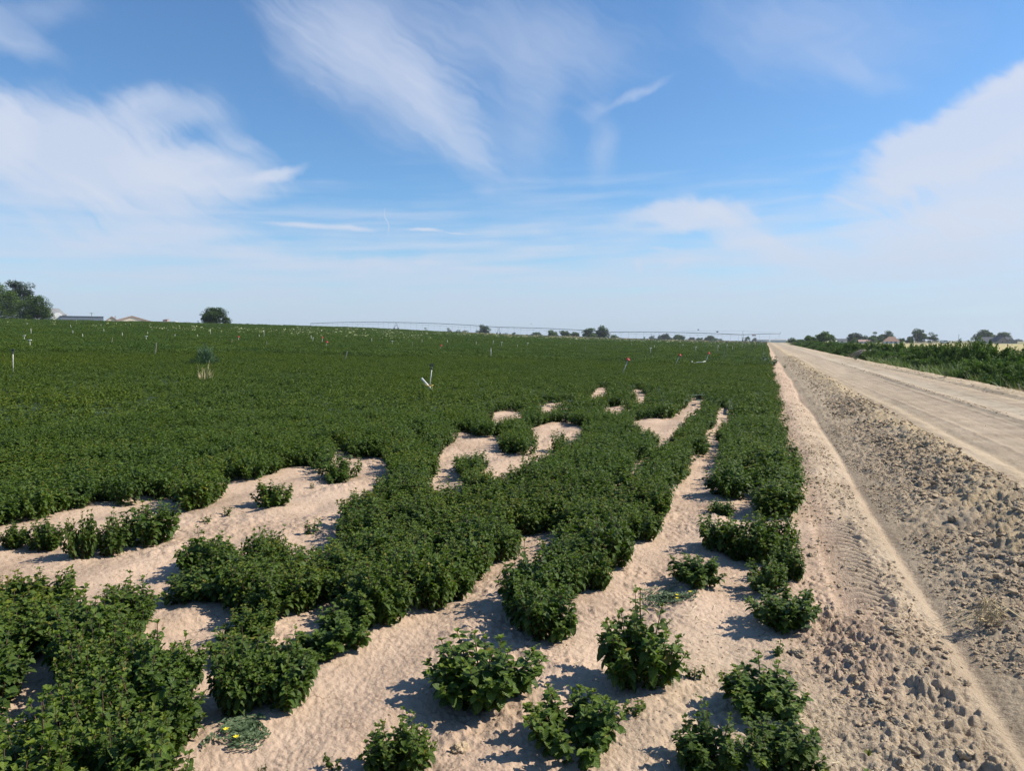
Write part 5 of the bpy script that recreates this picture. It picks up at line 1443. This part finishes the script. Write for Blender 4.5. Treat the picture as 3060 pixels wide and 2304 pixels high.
# ------------------------------------------------------------------ canal bushes, reeds, dry brush
TLB = leafmat('bush_leaf', (.030, .062, .016), (.062, .115, .024), (.11, .175, .04), rough=.7, trans=.2, spec=.15)
def bush_mesh(seed, n=17000):
    """one shaggy mound of upright feathery sprays"""
    g = np.random.default_rng(seed); k = 150
    th = g.uniform(0, 2 * PI, k); ph = np.arccos(g.uniform(0, 1, k) ** .8)
    D = np.stack([np.cos(th) * np.sin(ph), np.sin(th) * np.sin(ph), np.cos(ph)], -1)
    rad = g.uniform(.55, 1.05, k) * (.82 + .3 * vnoise(th * 1.3 + seed, ph * 2.5, seed))
    C = D * rad[:, None]; idx = g.integers(0, k, n)
    t = g.uniform(-1, 1, n)
    P = C[idx] + D[idx] * (t * .13)[:, None] + g.normal(0, .055, (n, 3)) * (1.3 - .7 * (t + 1) / 2)[:, None]
    P[:, 2] = P[:, 2] * .93 + .13 * (t + 1) * .5; P[:, 2] = np.maximum(P[:, 2], .02)
    LE = g.uniform(.04, .10, n)
    V, Fq, UV, m = leaves(P, th[idx] + g.normal(0, 1.0, n), g.uniform(.2, 1.35, n), g.uniform(0, .8, n), LE, LE * .22, g.uniform(-.8, .8, n), 2)
    age = np.clip(.15 + .45 * (t + 1) / 2 + .3 * g.uniform(-1, 1, k)[idx] + g.uniform(-.15, .25, n), 0, 1)
    return mesh_np('foliage', V, Fq, TLB, uv=UV, attrs={'age': np.repeat(age, m)}, smooth=True)
BM = [bush_mesh(500 + k) for k in range(5)]
def bstem():
    m = MB()
    for k in range(9):
        a = k * .7; m.tube([(0, 0, -.05), (.2 * math.cos(a), .2 * math.sin(a), .35), (.45 * math.cos(a), .45 * math.sin(a), .75)], [.02, .014, .006], 5)
    me = bpy.data.meshes.new('stems'); me.from_pydata(m.v, [], m.f); me.materials.append(BARK); return me
BS = bstem()
yy = 17.0; i = 0; g = np.random.default_rng(77)
names = ['at the right photo edge', 'near the right edge', 'over the reeds', 'right of the dead branches', 'beside the dead branches']
BUSH = []
while yy < 235 and i < 60:
    for row in (0, 1):
        x = (9.6 if row == 0 else 11.0) + g.uniform(-.35, .35); y = yy + g.uniform(-.5, .5) + row * .9
        s = g.uniform(1.05, 1.4) * (1 + yy / 260); h = g.uniform(1.5, 1.95) + (.22 if row else -.4)
        if 88 < y < 100 and row == 0: h *= .55
        BUSH.append((x, y, s, h, row))
    yy += 1.45 + yy * .035; i += 1
BUSH.sort(key=lambda b: b[1])
RC = [0, 0]
for k, (x, y, s, h, row) in enumerate(BUSH):
    near = y < 60; RC[row] += 1
    if near:
        lab = '%s dark green canal bush, %s from the right edge %s' % ('rear' if row else 'front', ['first', 'second', 'third', 'fourth', 'fifth', 'sixth', 'seventh', 'eighth', 'ninth', 'tenth', 'eleventh', 'twelfth', 'thirteenth', 'fourteenth', 'fifteenth', 'sixteenth', 'seventeenth', 'eighteenth', 'nineteenth', 'twentieth'][min(19, RC[row] - 1)], 'along the far bank' if row else 'above the reeds')
    else: lab = 'dark green canal bush in the far merging part of the row'
    o = thing('canal_bush', lab, 'bush', (x, y, float(T(x, y) + profile(np.array([x]), np.array([y]))[0])), g.uniform(0, 6.28), 'bushes along the canal')
    o.scale = (s, s, h); obj('foliage', BM[k % 5], o); obj('stems', BS, o)
REED = leafmat('reed_leaf', (.06, .10, .03), (.10, .16, .045), (.20, .24, .09), rough=.55, trans=.2)
def blades(seed, n, R, H, w, mt, lean_=.5, name='blades'):
    g = np.random.default_rng(seed); th = g.uniform(0, 2 * PI, n); rr = R * np.sqrt(g.uniform(0, 1, n)); LE = H * g.uniform(.45, 1.1, n)
    V, Fq, UV, m = leaves(np.c_[rr * np.cos(th), rr * np.sin(th), np.zeros(n)], th + g.normal(0, 1, n), PI / 2 - g.uniform(0, lean_, n), g.uniform(0, lean_ * 1.6, n), LE, np.full(n, w), g.uniform(-1, 1, n), 5)
    V[:, 2] = np.maximum(V[:, 2], 0)
    return mesh_np(name, V, Fq, mt, uv=UV, attrs={'age': np.repeat(g.uniform(0, 1, n), m)}, smooth=True)
RM = [blades(600 + k, 130, .55, .85, .014, REED) for k in range(3)]
DM = [blades(610 + k, 170, .6, .4, .008, STRAW, 1.3) for k in range(3)]
HEADS = None
k = 0; yy = 21.0
while yy < 62:
    x = 8.35 + g.uniform(-.25, .35); s = g.uniform(.75, 1.15)
    if g.random() < .82:
        o = thing('reed_clump', 'green reed clump at the foot of the canal bushes', 'reeds', (x, yy, zat(x, yy) - .03), g.uniform(0, 6), 'reeds below the canal bushes'); o.scale = (s, s, s); obj('blades', RM[k % 3], o)
    k += 1; yy += 1.0 + yy * .02
for k, (x, y, s, lab) in enumerate([(8.0, 24.2, 1.2, 'dry tan grass at the road edge by the right photo edge, nearest patch'), (8.35, 26.3, 1.0, 'dry tan grass behind the nearest patch at the road edge'), (7.7, 26.5, .8, 'thin dry grass on the road shoulder left of the tan patches'), (8.6, 23.0, 1.1, 'dry tan grass cut by the right photo edge'),
   (8.2, 30.0, .8, 'rust-tinged dry brush between two reed clumps'), (8.3, 35.5, .9, 'yellowish dry brush beside the second reed bed'), (8.4, 62, 1.1, 'tan dry grass below the dead branches'), (8.2, 75, 1.2, 'pale dry grass at the far end of the reeds')]):
    o = thing('dry_grass', lab, 'dry grass', (x, y, zat(x, y) - .02), k * 1.3, 'dry grass along the road shoulder'); o.scale = (s, s, s); obj('blades', DM[k % 3], o)
DEAD = plain('dead_wood', (.33, .28, .23), .85, .2, 8)
for k, (x, y, s, lab) in enumerate([(9.0, 60, 1.0, 'fan of dead grey branches leaning out of the canal bushes, nearer'), (9.1, 78, 1.3, 'fan of dead grey branches leaning out of the canal bushes, farther')]):
    o = thing('dead_branches', lab, 'dead branches', (x, y, zat(x, y)), 0); m = MB()
    for j in range(38):
        a = g.uniform(2.4, 4.4); L = s * g.uniform(.9, 2.2); e = g.uniform(.25, 1.1)
        m.tube([(1.2, g.uniform(-1, 1), 1.0 * s), (1.2 + L * .5 * math.cos(a), L * .5 * math.sin(a) * 1.4, 1.05 * s + .1), (1.2 + L * math.cos(a), L * math.sin(a) * 1.6, 1.0 * s - L * e * .45)], [.03, .02, .008], 4)
    m.build('branches', DEAD, o)
for px, py, s, lab in ((2555, 1076, .35, 'small rusty weed alone on the road edge'), (2826, 1127, .42, 'small grey-green weed alone on the road shoulder'), (2345, 1100, .25, 'tiny weed in the furrow beside the far crop edge'), (2312, 1095, .9, 'bushy bright weed leaning out of the far crop edge'), (2285, 1085, .8, 'dark feathery weed at the far right crop edge')):
    X, Y = hit(px, py); o = thing('roadside_weed', lab, 'weed', (X, Y, zat(X, Y)))
    obj('foliage', plume(np.random.default_rng(int(px)), 9, s * .6, s, 22, s * .16, .2, .02, 'foliage', CREEP if px > 2600 else WEED), o)
X, Y = hit(2575, 1060)

# pale flowering weeds and dry strips on the far side of the crop
g = np.random.default_rng(91); B = []
BP = []
def band(px0, px1, yt, yb, n, yexp=1):
    for _ in range(n):
        px = g.uniform(px0, px1); py = g.uniform(yt(px), yb(px)); x, y = hit(px, py, .28, 600)
        BP.append((x, y, T(x, y) + .27))
crest = lambda p: float(np.interp(p, _pxs, _hy))
band(440, 900, lambda p: crest(p) + 13, lambda p: crest(p) + 27, 130)
band(880, 1320, lambda p: crest(p) + 6, lambda p: crest(p) + 34 - 6 * abs(math.sin(p)), 300)
band(1300, 2280, lambda p: crest(p) + 3, lambda p: crest(p) + 11, 420)
band(20, 460, lambda p: crest(p) + 1, lambda p: crest(p) + 22, 25)
BP = np.array(BP); V_ = []; F_ = []
import itertools
W = []
for (x, y, z) in BP:
    r = math.hypot(x, y); s = r * g.uniform(.0008, .0020); q = len(V_)
    for k in range(5):
        a = g.uniform(0, 6.28); e = g.uniform(.2, 1); dx, dy, dz = s * math.cos(a) * e, s * math.sin(a) * e, s * g.uniform(-.2, .9)
        c = np.array([x + dx, y + dy, z + dz]); h = np.array([math.cos(a + 1), math.sin(a + 1), 0]) * s * .35; u = np.array([0, 0, s * .5]); w = np.array([math.cos(a), math.sin(a), .4]) * s * .3
        q = len(V_); V_ += [c - h, c + w, c + h, c + u]; F_.append((q, q + 1, q + 2, q + 3))
PALE = plain('pale_weed_heads', (.50, .50, .26), .8, .35, .7)
o = obj('flowering_weeds', mesh_np('flowering_weeds', np.array(V_), np.array(F_), PALE)); tag(o, 'pale yellow flowering weeds speckling the far side of the crop', 'weeds', kind='stuff')
# tan strip of dry stubble along the far right crest
V_ = []; F_ = []
for _ in range(2600):
    px = g.uniform(1380, 2290); t = g.uniform(0, 1); x, y = hit(px, crest(px) + g.uniform(-.5, 4.5) * (1.2 if px > 1500 else .6), .3, 700)
    s = g.uniform(.3, .8); a = g.uniform(0, 6.28); q = len(V_); z = T(x, y) + .2
    h = np.array([math.cos(a), math.sin(a), 0]) * s * .7
    c = np.array([x, y, z]); V_ += [c - h, c + h, c + h * .6 + [0, 0, s * .5], c - h * .6 + [.1, .1, s * .6]]; F_.append((q, q + 1, q + 2, q + 3))
o = obj('dry_stubble', mesh_np('dry_stubble', np.array(V_), np.array(F_), plain('stubble', (.36, .29, .16), .9, .35, .05))); tag(o, 'strip of dry tan weeds along the far edge of the crop', 'stubble', kind='stuff')

# ------------------------------------------------------------------ air
if HAZE > 0:
    m = MB(); m.box((0, 700, 13), (3400, 3000, 34)); m.v = [(a, b, c) for a, b, c in m.v]
    hm = bpy.data.materials.new('haze'); hm.use_nodes = True; nt = hm.node_tree; nt.nodes.clear()
    out = N(nt, 'ShaderNodeOutputMaterial'); pv = N(nt, 'ShaderNodeVolumePrincipled'); pv.inputs['Density'].default_value = HAZE; pv.inputs['Color'].default_value = (.80, .88, 1, 1); pv.inputs['Anisotropy'].default_value = .3
    nt.links.new(pv.outputs[0], out.inputs['Volume'])
    o = m.build('haze', hm); tag(o, 'thin pale haze in the summer air', 'haze', kind='stuff')
